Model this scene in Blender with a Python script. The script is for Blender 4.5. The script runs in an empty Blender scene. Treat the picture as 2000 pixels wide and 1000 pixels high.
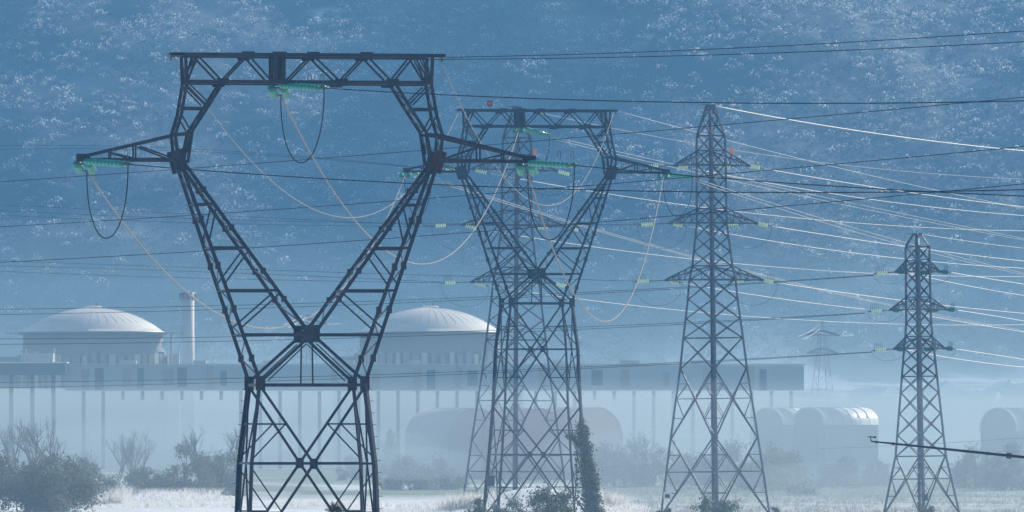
import bpy, math, random
import numpy as np
from mathutils import Vector, Matrix
random.seed(7); rng = np.random.default_rng(7)
S = bpy.context.scene
COL = S.collection
F = 300.0/36.0*2000.0          # focal length in photo pixels
CZ, HY = 12.5, 800.0           # eye height above the plain, horizon row of the photo

def W(px, py, d):
    return Vector(((px-1000.0)/F*d, d, CZ+(HY-py)/F*d))
def ground_d(py): return CZ*F/(py-HY)

# ------------------------------------------------------------------ materials
def mat(name, col, rough=.7, metal=0., noise=None, nscale=3., spec=.4, trans=0., bump=0.):
    m = bpy.data.materials.new(name); m.use_nodes = True
    nt = m.node_tree; b = nt.nodes['Principled BSDF']
    b.inputs['Base Color'].default_value = (*col, 1); b.inputs['Roughness'].default_value = rough
    b.inputs['Metallic'].default_value = metal; b.inputs['Specular IOR Level'].default_value = spec
    b.inputs['Transmission Weight'].default_value = trans
    if noise:
        tc = nt.nodes.new('ShaderNodeTexCoord'); n = nt.nodes.new('ShaderNodeTexNoise')
        n.inputs['Scale'].default_value = nscale; n.inputs['Detail'].default_value = 5; n.inputs['Roughness'].default_value = .65
        r = nt.nodes.new('ShaderNodeValToRGB')
        r.color_ramp.elements[0].position = .38; r.color_ramp.elements[1].position = .66
        r.color_ramp.elements[0].color = (*col, 1); r.color_ramp.elements[1].color = (*noise, 1)
        nt.links.new(tc.outputs['Object'], n.inputs['Vector']); nt.links.new(n.outputs['Fac'], r.inputs['Fac'])
        nt.links.new(r.outputs['Color'], b.inputs['Base Color'])
        if bump:
            bp = nt.nodes.new('ShaderNodeBump'); bp.inputs['Strength'].default_value = bump
            nt.links.new(n.outputs['Fac'], bp.inputs['Height']); nt.links.new(bp.outputs['Normal'], b.inputs['Normal'])
    return m

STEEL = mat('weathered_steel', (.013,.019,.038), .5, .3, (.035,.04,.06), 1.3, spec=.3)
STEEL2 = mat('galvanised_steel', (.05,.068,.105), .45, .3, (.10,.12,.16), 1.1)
RUST = mat('rusty_plate', (.035,.012,.014), .8, .1, (.06,.02,.018), 2.5)
ALU = mat('aluminium_cable', (.40,.40,.40), .6, 0., spec=.3)
ALUB = mat('sunlit_tone_cable', (.84,.77,.66), .5, 0., spec=.5)  # same cable aluminium, sun glint put into the pale base colour
ALUW = mat('weathered_shaded_cable', (.17,.165,.155), .6, 0., spec=.2)  # weathered grey, darkened further for the shaded near end of the spans
SHADEALU = mat('shade_tone_cable', (.022,.025,.032), .9, 0., spec=.08)  # same cable aluminium, shaded look put into the near-black base colour
GLASS_G = mat('green_glass', (.004,.30,.235), .12, 0, (.01,.40,.32), 6., spec=.8)
GLASS_P = mat('pale_glass', (.62,.76,.58), .12, 0, (.75,.82,.62), 6., spec=.8)
def glow_glass(name,a,tr=.5):
    m=bpy.data.materials.new(name); m.use_nodes=True; nt=m.node_tree; b=nt.nodes['Principled BSDF']; b.inputs['Base Color'].default_value=(*a,1); b.inputs['Roughness'].default_value=.12
    t=nt.nodes.new('ShaderNodeBsdfTranslucent'); t.inputs[0].default_value=(*a,1); mx=nt.nodes.new('ShaderNodeMixShader'); mx.inputs[0].default_value=tr
    nt.links.new(b.outputs[0],mx.inputs[1]); nt.links.new(t.outputs[0],mx.inputs[2]); nt.links.new(mx.outputs[0],nt.nodes['Material Output'].inputs[0]); return m
GLASS_P = glow_glass('pale_glass',(.80,.92,.72))
GLASS_G = glow_glass('green_glass',(.001,.27,.22),.1)
FIT = mat('forged_fitting', (.10,.10,.105), .45, .6)
ORANGE = mat('orange_plate', (.72,.22,.045), .6)
BLACKP = mat('black_paint', (.02,.02,.02), .5)
WHITEP = mat('white_paint', (.8,.78,.78), .5)
MAROON = mat('dark_print', (.06,.03,.045), .6)
BOXM = mat('cabinet_grey', (.05,.07,.10), .5, .2)
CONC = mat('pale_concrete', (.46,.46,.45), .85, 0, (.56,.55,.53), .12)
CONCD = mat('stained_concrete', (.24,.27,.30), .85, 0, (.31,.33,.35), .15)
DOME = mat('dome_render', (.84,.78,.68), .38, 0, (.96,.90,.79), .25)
WALLM = mat('light_cladding', (.80,.82,.82), .7, 0, (.86,.87,.86), .05)
FASCIA = mat('blue_grey_cladding', (.30,.39,.48), .6, 0, (.37,.46,.54), .08)
FASCIAB = mat('blue_cladding', (.02,.08,.14), .55, 0, (.03,.10,.16), .1)
PILAST = mat('column_steel', (.015,.025,.04), .8)
CHIM = mat('chimney_concrete', (.72,.69,.67), .8, 0, (.78,.75,.72), .2)
ROOFT = mat('translucent_sheet', (.86,.87,.86), .4, 0, (.92,.92,.91), .4)
HANG = mat('hangar_sheet', (.46,.51,.56), .6, 0, (.54,.58,.62), .2)
PALEP = mat('weathered_pink_sheet', (.60,.52,.52), .6, 0, (.66,.58,.58), .2)
PINKS = mat('faded_red_sheet', (.58,.20,.20), .6, 0, (.64,.28,.28), .2)
RENDERW = mat('house_render', (.55,.52,.48), .85)
SNOWR = mat('snow_on_roof', (.85,.86,.88), .6)
WOODD = mat('bark', (.06,.05,.045), .9, 0, (.10,.085,.075), 4.)
BARKF = mat('frosted_bark', (.16,.15,.14), .9, 0, (.34,.34,.34), 3.)
PIPE = mat('dark_pipe', (.03,.035,.045), .5, .4)

def leaf_mat(name, a, b, frost=(.78,.8,.82), tr=.35):
    m = bpy.data.materials.new(name); m.use_nodes = True; nt = m.node_tree
    for n in list(nt.nodes): nt.nodes.remove(n)
    at = nt.nodes.new('ShaderNodeAttribute'); at.attribute_name = 'frost'
    at2 = nt.nodes.new('ShaderNodeAttribute'); at2.attribute_name = 'tint'
    m1 = nt.nodes.new('ShaderNodeMix'); m1.data_type = 'RGBA'
    m1.inputs[6].default_value = (*a,1); m1.inputs[7].default_value = (*b,1)
    m2 = nt.nodes.new('ShaderNodeMix'); m2.data_type = 'RGBA'; m2.inputs[7].default_value = (*frost,1)
    nt.links.new(at2.outputs['Fac'], m1.inputs[0]); nt.links.new(m1.outputs[2], m2.inputs[6]); nt.links.new(at.outputs['Fac'], m2.inputs[0])
    d = nt.nodes.new('ShaderNodeBsdfDiffuse'); t = nt.nodes.new('ShaderNodeBsdfTranslucent'); mx = nt.nodes.new('ShaderNodeMixShader')
    mx.inputs[0].default_value = tr
    nt.links.new(m2.outputs[2], d.inputs[0]); nt.links.new(m2.outputs[2], t.inputs[0])
    nt.links.new(d.outputs[0], mx.inputs[1]); nt.links.new(t.outputs[0], mx.inputs[2])
    o = nt.nodes.new('ShaderNodeOutputMaterial'); nt.links.new(mx.outputs[0], o.inputs[0])
    return m
LEAF = leaf_mat('bush_leaves', (.14,.16,.15), (.19,.205,.175), tr=.2)
LEAFG = leaf_mat('green_leaves', (.035,.06,.035), (.10,.13,.05))
LEAFO = leaf_mat('autumn_leaves', (.12,.075,.035), (.09,.10,.05))
IVY = leaf_mat('ivy_leaves', (.02,.035,.025), (.05,.065,.035))
REED = leaf_mat('frosted_stalks', (.42,.36,.29), (.62,.58,.52), frost=(.95,.95,.95), tr=.5)
HILLT = leaf_mat('hillside_crowns', (.010,.014,.014), (.07,.072,.052), frost=(.86,.87,.88), tr=.42)

# ------------------------------------------------------------------ mesh helpers
class MB:
    def __init__(s): s.v=[]; s.f=[]
    def add(s, vs, fs):
        o=len(s.v); s.v += [tuple(x) for x in vs]; s.f += [tuple(i+o for i in f) for f in fs]
    def box(s, c, h, R=None):
        c=Vector(c); P=[]
        for sx in (-1,1):
            for sy in (-1,1):
                for sz in (-1,1):
                    p=Vector((sx*h[0],sy*h[1],sz*h[2])); P.append(c+(R@p if R else p))
        s.add(P,[(0,1,3,2),(4,6,7,5),(0,4,5,1),(2,3,7,6),(0,2,6,4),(1,5,7,3)])
    def angle(s, p0, p1, w, ref=None, t=.22):
        """L-section steel angle from p0 to p1"""
        p0=Vector(p0); p1=Vector(p1); d=(p1-p0)
        if d.length<1e-6: return
        d.normalize(); ref=Vector(ref) if ref is not None else Vector((0,1,0))
        if abs(d.dot(ref.normalized()))>.95: ref=Vector((1,0,0)) if abs(d.x)<.9 else Vector((0,0,1))
        a=d.cross(ref).normalized(); b=a.cross(d).normalized()
        th=w*t; prof=[(-w/2,-w/2),(w/2,-w/2),(w/2,-w/2+th),(-w/2+th,-w/2+th),(-w/2+th,w/2),(-w/2,w/2)]
        A=[p0+a*x+b*y for x,y in prof]; B=[p1+a*x+b*y for x,y in prof]
        fs=[(i,(i+1)%6,6+(i+1)%6,6+i) for i in range(6)]+[(5,4,3,2,1,0),(6,7,8,9,10,11)]
        s.add(A+B,fs)
    def tube(s, pts, r, n=6, r1=None):
        pts=[Vector(p) for p in pts]; m=len(pts); V=[]; prev=None
        for i,p in enumerate(pts):
            d=(pts[min(i+1,m-1)]-pts[max(i-1,0)]).normalized()
            if prev is None:
                u=d.cross(Vector((0,0,1)) if abs(d.z)<.9 else Vector((1,0,0))).normalized()
            else:
                u=(prev-d*prev.dot(d)).normalized()
            prev=u; w=d.cross(u); rr=r if r1 is None else r+(r1-r)*i/(m-1)
            V+=[p+(u*math.cos(2*math.pi*k/n)+w*math.sin(2*math.pi*k/n))*rr for k in range(n)]
        fs=[]
        for i in range(m-1):
            for k in range(n):
                fs.append((i*n+k,i*n+(k+1)%n,(i+1)*n+(k+1)%n,(i+1)*n+k))
        fs.append(tuple(range(n-1,-1,-1))); fs.append(tuple((m-1)*n+k for k in range(n)))
        s.add(V,fs)
    def lathe(s, prof, n=12, M=None):
        """prof: (radius, height) list about local z"""
        V=[]; fs=[]
        for r,h in prof:
            for k in range(n):
                p=Vector((r*math.cos(2*math.pi*k/n), r*math.sin(2*math.pi*k/n), h)); V.append(M@p if M else p)
        for i in range(len(prof)-1):
            for k in range(n): fs.append((i*n+k,i*n+(k+1)%n,(i+1)*n+(k+1)%n,(i+1)*n+k))
        fs.append(tuple(range(n-1,-1,-1))); fs.append(tuple((len(prof)-1)*n+k for k in range(n)))
        s.add(V,fs)
    def mesh(s, name, m, smooth=False):
        me=bpy.data.meshes.new(name); me.from_pydata(s.v,[],s.f); me.materials.append(m)
        if smooth: me.polygons.foreach_set('use_smooth',[True]*len(me.polygons))
        me.update(); return me
    def build(s, name, m, parent=None, smooth=False):
        o=bpy.data.objects.new(name, s.mesh(name,m,smooth)); COL.objects.link(o)
        if parent: o.parent=parent
        return o

def tag(o, label=None, cat=None, group=None, kind=None):
    if label: o['label']=label
    if cat: o['category']=cat
    if group: o['group']=group
    if kind: o['kind']=kind
    return o
def empty(name, loc, rz=0.):
    o=bpy.data.objects.new(name,None); COL.objects.link(o); o.location=loc; o.rotation_euler=(0,0,rz); o.empty_display_size=.5
    return o
def bar(name, p0, p1, w, m, parent, ref=None):
    b=MB(); b.angle(p0,p1,w,ref); return b.build(name,m,parent)
def multi(name, segs, m, parent, ref=None):
    b=MB()
    for p0,p1,w in segs: b.angle(p0,p1,w,ref)
    return b.build(name,m,parent)
def lerp(a,b,t): return a+(b-a)*t
def V3(a,b,c): return Vector((a,b,c))

# ------------------------------------------------------------------ cat-head pylons (two)
K=560.0/F                       # metres per photo pixel at the nearest pylon
def interp(tab, y):
    for (y0,h0),(y1,h1) in zip(tab,tab[1:]):
        if y<=y1: return lerp(h0,h1,(y-y0)/(y1-y0))
    return tab[-1][1]
HALF=[(748,102),(905,119),(1090,126),(1257,138),(1480,156)]
DEPTH=[(0,42),(320,42),(748,102)]
def cbar(name,p0,p1,w,m,parent,ref=None): return bar(name,p0,p1,w*.84,m,parent,ref)
def cmulti(name,segs,m,parent,ref=None): return multi(name,[(a,b,w*.9) for a,b,w in segs],m,parent,ref)
def cat_pylon(name, loc, rz, zoff, label, bottom, steel, rusty):
    root=empty(name, loc, rz); tag(root,label,'pylon','cat-head pylons')
    def zz(py): return CZ+(HY-py)*K+zoff
    def N(ax,py,s,dep=None):
        h = dep if dep is not None else (interp(DEPTH,py) if py<748 else interp(HALF,py))
        return V3(ax*K, s*h*K, zz(py))
    def C(sx,py,s): h=interp(HALF,py); return V3(sx*h*K, s*h*K, zz(py))
    py_base=800+(CZ+zoff)/K
    # legs
    ys=[748]+[y for y in (905,1090,1257) if y<py_base-20]+[py_base]
    for sx in (-1,1):
        for s in (-1,1):
            leg=cmulti('leg',[(C(sx,a,s),C(sx,b,s),.31) for a,b in zip(ys,ys[1:])],steel,root,V3(-sx,-s,0))
            ft=MB(); p=C(sx,py_base,s); ft.box((p.x,p.y,.15),(.6,.6,.45)); ft.build('footing',CONCD,leg)
    # body faces: corner function for each of the 4 faces
    faces=[((-1,-1),(1,-1)),((-1,1),(1,1)),((-1,-1),(-1,1)),((1,-1),(1,1))]
    for (c0,c1) in faces:
        ref=V3(0,1,0) if c0[1]==c1[1] else V3(1,0,0)
        def P(t,py): return lerp(C(c0[0],py,c0[1]),C(c1[0],py,c1[1]),t)
        front=c0[1]==c1[1]
        w=.19 if front else .13
        cbar('strut',P(0,752),P(1,752),.24,steel,root,ref)
        seq=[y for y in ys[1:]]
        up=748
        for i,y in enumerate(ys[1:]):
            lo=y if y<py_base-1 else py_base-8
            if i%2==0:   # converge to the middle
                segs=[(P(0,up+6),P(.5,lo),w),(P(1,up+6),P(.5,lo),w)]
            else:
                segs=[(P(.5,up),P(0,lo),w),(P(.5,up),P(1,lo),w)]
            cmulti('cross_brace',segs,steel,root,ref)
            if lo-up>60:
                ym=lerp(up,lo,.51)
                for e in (0,1):
                    q = (.255 if i%2==0 else .245); q = q if e==0 else 1-q
                    cbar('strut',P(e,ym),P(q,ym),.12,steel,root,ref)
                    yy=lerp(up,lo,.93) if i%2==0 else lerp(up,lo,.06)
                    cbar('secondary_brace',P(q,ym),P(e,yy),.11,steel,root,ref)
                    if i%2==1:
                        qq=.12 if e==0 else .88
                        cbar('secondary_brace',P(e,ym),P(qq,lerp(up,lo,.74)),.09,steel,root,ref)
            if i%2==0 and y<py_base-1:
                cbar('strut',P(0,y),P(1,y),.16,steel,root,ref)
                c=P(.5,y); g=MB()
                if front: g.box(c,(.27,.03,.34))
                else: g.box(c,(.03,.27,.34))
                g.build('gusset_plate',steel,root)
            up=y
        if front:                     # lattice above the waist
            s=c0[1]
            for sx in (-1,1):
                cbar('waist_brace',N(sx*100,744,s),N(sx*12,664,s),.24,steel,root,ref)
                cbar('waist_brace',N(sx*86,744,s*.86,None),N(sx*10,672,s*.86),.1,steel,root,ref)
                g=MB(); g.box(N(sx*102,748,s)+V3(0,-.0,-.02),(.31,.05,.46)); g.build('gusset_plate',RUST if (rusty and s<0) else steel,root)
            cbar('hanger',N(0,668,s),N(0,750,s),.12,steel,root,ref)
            g=MB(); g.box(N(0,652,s),(.52,.05,.56)); g.build('gusset_plate',steel,root)
        else:
            pass
    for s in (-1,1): pass
    cbar('strut',N(0,645,-1),N(0,645,1),.2,steel,root); cbar('strut',N(0,664,-1),N(0,664,1),.2,steel,root)
    for sx in (-1,1):
        # fork arm: four chords, then struts, braces, lacing
        def O(py,s): return N(sx*lerp(-102,-250,(748-py)/423.)*-1*1 if False else sx*lerp(102,250,(748-py)/423.),py,s)
        def I(py,s): return N(sx*lerp(14,238,(640-py)/310.),py,s)
        arm=cmulti('fork_arm',[(O(748,s),O(318,s),.27) for s in (-1,1)]+[(I(644,s),I(326,s),.27) for s in (-1,1)],steel,root,V3(0,1,0))
        lv=[400,485,568,654]
        for j,y in enumerate(lv):
            for s in (-1,1):
                cbar('strut',O(y,s), I(y,s) if y<640 else N(sx*14,y,s), .2 if y>450 else .14,steel,arm)
                if y<640:
                    y2=lv[j+1]-12
                    cbar('brace',I(y+6,s),O(y2,s),.13,steel,arm)
            cbar('strut',O(y,-1),O(y,1),.12,steel,arm,V3(0,0,1))
            if y<640: cbar('strut',I(y,-1),I(y,1),.12,steel,arm,V3(0,0,1))
        n=11
        for k in range(n):
            ya,yb=lerp(735,345,k/n),lerp(735,345,(k+1)/n); sg=1 if k%2 else -1
            cbar('lacing',O(ya,sg),O(yb,-sg),.085,steel,arm,V3(1,0,0))
        n=8
        for k in range(n):
            ya,yb=lerp(632,345,k/n),lerp(632,345,(k+1)/n); sg=1 if k%2 else -1
            cbar('lacing',I(ya,sg),I(yb,-sg),.085,steel,arm,V3(1,0,0))
        for y in (430,520,605,700):
            for s in (-1,1):
                g=MB(); g.box(O(y,s),(.17,.17,.24)); g.build('splice_plate',steel,arm)
        for y in (372,446,530,585):
            for s in (-1,1):
                g=MB(); g.box(I(y,s),(.17,.17,.2)); g.build('splice_plate',steel,arm)
        for s in (-1,1):
            c=N(sx*253,316,s); g=MB(); R=Matrix.Rotation(sx*.28,3,'Y')
            g.box(c,(.40,.05,.74),R); g.build('gusset_plate',RUST if (rusty and sx>0 and s<0) else steel,arm)
        # side frame above the elbow
        o=[(256,318),(262,265),(250,225),(240,165),(242,112)]
        inn=[(238,320),(229,258),(196,207),(169,164)]
        sf=cmulti('side_frame',[(N(sx*a[0],a[1],s),N(sx*b[0],b[1],s),.24) for L in (o,inn) for a,b in zip(L,L[1:]) for s in (-1,1)]+[(N(sx*247,213,-1),N(sx*247,213,1),.1),(N(sx*200,213,-1),N(sx*200,213,1),.1),(N(sx*247,213,1),N(sx*200,213,1),.12)],steel,root)
        for s in (-1,1):
            for p,q,w in (((247,213),(200,213),.17),((266,265),(232,262),.2),((238,170),(203,206),.12),((233,168),(197,203),.12),((250,226),(232,257),.12),
                          ((258,300),(262,268),.14),((240,300),(232,262),.13),((242,112),(236,163),.12),((222,112),(238,163),.14),((216,114),(240,160),.1)):
                cbar('brace',N(sx*p[0],p[1],s),N(sx*q[0],q[1],s),w,steel,sf)
        for ya,yb,L in ((300,262,o),(262,225,o),(225,190,o),(190,163,o),(163,115,o),(300,262,inn),(258,230,inn),(230,205,inn),(205,166,inn)):
            f=lambda y,L=L: interp(sorted([(q,p) for p,q in L]),y)
            cbar('lacing',N(sx*f(ya),ya,-1),N(sx*f(yb),yb,1),.09,steel,sf,V3(1,0,0))
        # crossarm
        tip=445
        def T(ax,py,s): return N(sx*ax,py,s,dep=lerp(42,6,(ax-254)/(tip-254)))
        ca=cmulti('crossarm',[(T(264,266,s),T(432,306,s),.24) for s in (-1,1)]+[(T(258,313,s),T(448,314,s),.25) for s in (-1,1)],steel,root)
        for s in (-1,1):
            for p,q,w in (((338,287),(338,312),.14),((330,288),(272,309),.13),((345,310),(386,300),.11),((386,296),(386,312),.1)):
                cbar('brace',T(*p,s),T(*q,s),w,steel,ca)
        for a0,a1 in ((258,300),(300,338),(338,380),(380,420)):
            cbar('lacing',T(a0,313,-1),T(a1,313,1),.09,steel,ca,V3(0,0,1))
            cbar('lacing',T(a0+6,lerp(266,306,(a0+6-264)/168),1),T(a1,lerp(266,306,(a1-264)/168),-1),.09,steel,ca,V3(0,0,1))
        g=MB(); g.box(T(438,310,0),(.45,.24,.26)); g.build('tip_plate',steel,ca)
        # earth-wire horn
        g=MB(); g.box(N(sx*255,108,0),(.52,.9,.11)); g.build('earth_wire_bracket',steel,root)
        b=MB(); b.tube([N(sx*266,109,.0),N(sx*267,120,.0)],.09,6,.05); b.build('clamp',FIT,root)
    tb=cmulti('top_beam',[(N(-244,109,s),N(244,109,s),.26) for s in (-1,1)]+[(N(-240,162,s),N(240,162,s),.27) for s in (-1,1)],steel,root)
    zig=[(-238,162),(-219,110),(-169,162),(-119,110),(-72,162)],[(-42,162),(8,110),(63,162),(113,110),(164,162),(206,110),(238,162)]
    for L in zig:
        for a,b in zip(L,L[1:]):
            for s in (-1,1): cbar('brace',N(*a,s),N(*b,s),.15,steel,tb)
            cbar('lacing',N(a[0],162,-1),N(b[0],162,1),.09,steel,tb,V3(0,0,1)); cbar('lacing',N(a[0],109,1),N(b[0],109,-1),.09,steel,tb,V3(0,0,1))
    for ax in (-66,-50):
        for s in (-1,1):
            b=MB(); b.box(N(ax,136,s),(.13,.05,.9)); b.build('post_plate',steel,tb)
    for s in (-1,1):
        b=MB(); b.box(N(-58,135,s*.6),(.30,.05,.90)); b.build('post_plate',steel,tb)
        b=MB(); b.box(N(-58,106,s),(.45,.2,.1)); b.build('post_plate',steel,tb)
    for ax in (-169,63,164,-119,8,113):
        y=162 if ax in (-169,63,164) else 110
        for s in (-1,1):
            b=MB(); b.box(N(ax,y,s*1.03),(.42,.03,.24)); b.build('gusset_plate',steel,tb)
    # step bolts up one leg and the arm above it
    for k in range(34):
        py=lerp(py_base-30,760,k/33.)
        p=C(1,py,-1); b=MB(); b.tube([p,p+V3(.42 if k%2 else .05,-.05 if k%2 else -.4,.0)],.022,5); b.build('step_bolt',FIT,root)
        p=C(-1,py,1); b=MB(); b.tube([p,p+V3(-.42 if k%2 else -.05,.05,.0)],.022,5); b.build('step_bolt',FIT,root)
    return root

A0=((599-1000)*K,560.0,0.); B_D=957.0
B0=((1048-1000)*B_D/F,B_D,0.)
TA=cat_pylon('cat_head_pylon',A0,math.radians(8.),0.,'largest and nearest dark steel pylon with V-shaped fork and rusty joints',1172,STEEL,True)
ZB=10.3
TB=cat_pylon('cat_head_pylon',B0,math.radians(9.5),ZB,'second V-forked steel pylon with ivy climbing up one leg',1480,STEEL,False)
def cat_pt(which, ax, py, b=0.):
    o,rz,zo=(A0,math.radians(8.),0.) if which=='A' else (B0,math.radians(9.5),ZB)
    a=ax*K; c,s_=math.cos(rz),math.sin(rz)
    return V3(o[0]+a*c-b*s_, o[1]+a*s_+b*c, CZ+(HY-py)*K+zo)

# ------------------------------------------------------------------ three-crossarm pylons
def tri_pylon(name, px, d, delta, label, half, panels, arms, cap, steel, horiz, big, group='three-crossarm pylons', detail=True, lw=.28, lean=0., bw=1.):
    k=d/F; base_py=HY+CZ/k
    root=empty(name,((px-1000)*k,d,0),0); root.rotation_euler=(0,lean,0); RM=Matrix.Rotation(lean,3,'Y'); tag(root,label,'pylon',group)
    def zz(py): return CZ+(HY-py)*k
    rot=math.radians(delta)
    def L(i,py):
        r=interp(half,py)*k; a=rot+i*math.pi/2
        return V3(r*math.cos(a),r*math.sin(a),zz(py))
    lev=[y for y,_ in half if y<base_py]+[base_py]
    for i in range(4):
        an=rot+i*math.pi/2+math.pi*1.25; leg=multi('leg',[(L(i,a),L(i,b),lw) for a,b in zip(lev,lev[1:])],steel,root,V3(math.cos(an),math.sin(an),0))
        if detail:
            p=L(i,base_py); f=MB(); f.box((p.x,p.y,-.1),(.4,.4,.3)); f.build('footing',CONCD,leg)
    for i in range(4):
        j=(i+1)%4; am=rot+i*math.pi/2+math.pi/4; ref=V3(math.cos(am),math.sin(am),0)
        def P(t,py): return lerp(L(i,py),L(j,py),t)
        for a,b in panels:
            b=min(b,base_py-2)
            if b<=a: continue
            w=(.105 if (a,b) not in big else .13)*bw
            multi('cross_brace',[(P(0,a),P(1,b),w),(P(1,a),P(0,b),w)],steel,root,ref)
        for y in horiz: bar('strut',P(0,y),P(1,y),.14,steel,root,ref)
        for a,b in big:
            b=min(b,base_py-2)
            wa,wb=interp(half,a),interp(half,b); m=lerp(a,b,wa/(wa+wb))
            bar('strut',P(0,m),P(1,m),.1,steel,root,ref)
            for e in (0,1):
                t=lambda y: (lambda u: u if e==0 else 1-u)(abs((y-a)/(b-a)))
                # diagonal from this leg's top runs to the far leg: short ties between leg and diagonals
                y1=lerp(a,m,.5); t1=.25 if e==0 else .75
                bar('secondary_brace',P(e,y1),P(t1,y1),.08,steel,root,ref); bar('secondary_brace',P(t1,y1),P(e,m),.08,steel,root,ref)
                y2=lerp(m,b,.5)
                bar('secondary_brace',P(e,y2),P(t1,y2),.08,steel,root,ref); bar('secondary_brace',P(t1,y2),P(e,m),.08,steel,root,ref)
    # node plates on the two edge-on legs
    if detail:
        for a,b in panels:
            for i in (0,2,3):
                g=MB(); g.box(L(i,a),(.14 if i!=3 else .24,.08,.2)); g.build('gusset_plate',steel,root)
    # crossarms
    tips={}
    for lvl,(tl,tr,yt,ytop) in enumerate(arms):
        for sx,off in ((-1,tl),(1,tr)):
            legs=(2,3) if sx<0 else (0,1)
            tipp=V3(off*k, .62*off*k, zz(yt)); tips[(lvl,sx)]=RM@tipp+root.location
            b0=[L(i,yt-1) for i in legs]; t0=[L(i,ytop) for i in legs]
            ca=multi('crossarm',[(p,tipp,.15) for p in b0]+[(p,tipp+V3(0,0,.12),.15) for p in t0],steel,root)
            for n_,u in enumerate((.25,.5,.75)):
                for q in (0,1):
                    bar('brace',lerp(b0[q],tipp,u),lerp(t0[q],tipp,u),.075,steel,ca)
                    bar('brace',lerp(b0[q],tipp,u),lerp(t0[q],tipp,u-.25),.075,steel,ca)
                bar('brace',lerp(b0[0],tipp,u),lerp(b0[1],tipp,u-.2),.075,steel,ca,V3(0,0,1))
                bar('brace',lerp(t0[1],tipp,u),lerp(t0[0],tipp,u-.2),.075,steel,ca,V3(0,0,1))
            g=MB(); g.box(tipp,(.22,.2,.13)); g.build('tip_plate',steel,ca)
        for i in range(4):
            bar('strut',L(i,yt-1),L((i+1)%4,yt-1),.15,steel,root,V3(0,0,1)); bar('strut',L(i,ytop),L((i+1)%4,ytop),.12,steel,root,V3(0,0,1))
    # head plate
    g=MB(); g.box(V3(0,0,zz(cap)),(.55,.35,.14)); g.build('head_plate',steel,root)
    b=MB(); b.tube([V3(-.3,0,zz(cap)+.12),V3(-1.4,0,zz(cap)+.1)],.04,5); b.build('earth_wire_bracket',FIT,root)
    if detail:
        for q in range(28):
            py=lerp(base_py-25,horiz[0] if horiz else 300,q/27.); p=L(0,py)
            b=MB(); b.tube([p,p+V3(.32,0,0)],.02,4); b.build('step_bolt',FIT,root)
    return root,tips
HD=[(205,6),(265,26),(295,27),(437,28),(520,38),(548,44),(590,48),(660,57),(720,64),(855,84),(1000,104),(1100,118)]
PD=[(210,232),(232,265),(265,295),(295,322),(322,351),(351,380),(380,408),(408,435),(435,463),(463,491),(491,520),(520,546),(546,584),(584,622),(622,660),(660,720),(720,855),(855,1004)]
BIGD=[(720,855),(855,1004)]
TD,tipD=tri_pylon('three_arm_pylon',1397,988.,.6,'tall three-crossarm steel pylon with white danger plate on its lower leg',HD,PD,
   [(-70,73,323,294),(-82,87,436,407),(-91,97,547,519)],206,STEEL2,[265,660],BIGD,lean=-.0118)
HC=[(y+4,h) for y,h in HD]
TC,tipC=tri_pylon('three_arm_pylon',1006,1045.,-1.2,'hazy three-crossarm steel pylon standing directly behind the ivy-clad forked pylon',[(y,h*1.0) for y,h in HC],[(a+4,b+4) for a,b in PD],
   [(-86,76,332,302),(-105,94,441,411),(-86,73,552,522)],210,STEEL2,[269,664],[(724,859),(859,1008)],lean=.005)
HE=[(457,6),(482,22),(625,23),(657,25),(681,28),(735,33),(767,36),(808,40),(850,44),(891,48),(1000,72),(1100,95)]
PE=[(482,508),(508,531),(531,555),(555,580),(580,605),(605,631),(631,657),(657,681),(681,708),(708,735),(735,767),(767,808),(808,850),(850,891),(891,1002)]
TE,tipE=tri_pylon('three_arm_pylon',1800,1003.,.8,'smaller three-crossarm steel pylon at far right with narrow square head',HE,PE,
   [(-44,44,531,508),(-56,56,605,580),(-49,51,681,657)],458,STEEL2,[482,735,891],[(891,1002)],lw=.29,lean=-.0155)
HF=[(628,2),(650,8),(700,13),(760,22),(905,36),(1000,50)]
TF,tipF=tri_pylon('three_arm_pylon',1606,2050.,20.,'faint far pylon with bright wires, right of the tall danger-plate pylon',HF,[(650,675),(675,700),(700,730),(730,760),(760,800),(800,850),(850,896)],
   [(-40,34,655,646),(-30,30,690,680)],628,STEEL2,[760],[],'faint distant pylons',False,.09,bw=.4)
TG,tipG=tri_pylon('three_arm_pylon',602,2080.,-12.,'faint far pylon glimpsed through the fork of the nearest pylon',[(y-12,h) for y,h in HF],[(640,663),(663,690),(690,720),(720,750),(750,790),(790,840),(840,892)],
   [(-40,34,632,622),(-30,30,670,660)],616,STEEL2,[750],[],'faint distant pylons',False,.09,bw=.4)

# ------------------------------------------------------------------ insulator strings
def stack_mesh(length, R, n, m, name):
    b=MB(); prof=[]; p=length/n
    if m is GLASS_G:
        for i in range(n):
            z=i*p; prof+=[(R*.62,z),(R*.70,z+p*.12),(R*.98,z+p*.3),(R,z+p*.62),(R*.9,z+p*.78),(R*.62,z+p*.86)]
        prof.append((R*.5,length)); b.lathe(prof,14); return b.mesh(name,m,True)
    for i in range(n):
        z=i*p; prof+=[(R*.2,z),(R*.22,z+p*.38),(R*.96,z+p*.52),(R,z+p*.66),(R*.9,z+p*.74),(R*.22,z+p*.78)]
    prof.append((R*.28,length)); b.lathe(prof,12)
    return b.mesh(name,m,True)
STACK={}
def stack(length,R,n,m):
    key=(round(length,1),R,n,m.name)
    if key not in STACK: STACK[key]=stack_mesh(round(length,1),R,n,m,'disc_stack')
    return STACK[key]
def orient(direction):
    return Vector(direction).to_track_quat('Z','Y')
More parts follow.
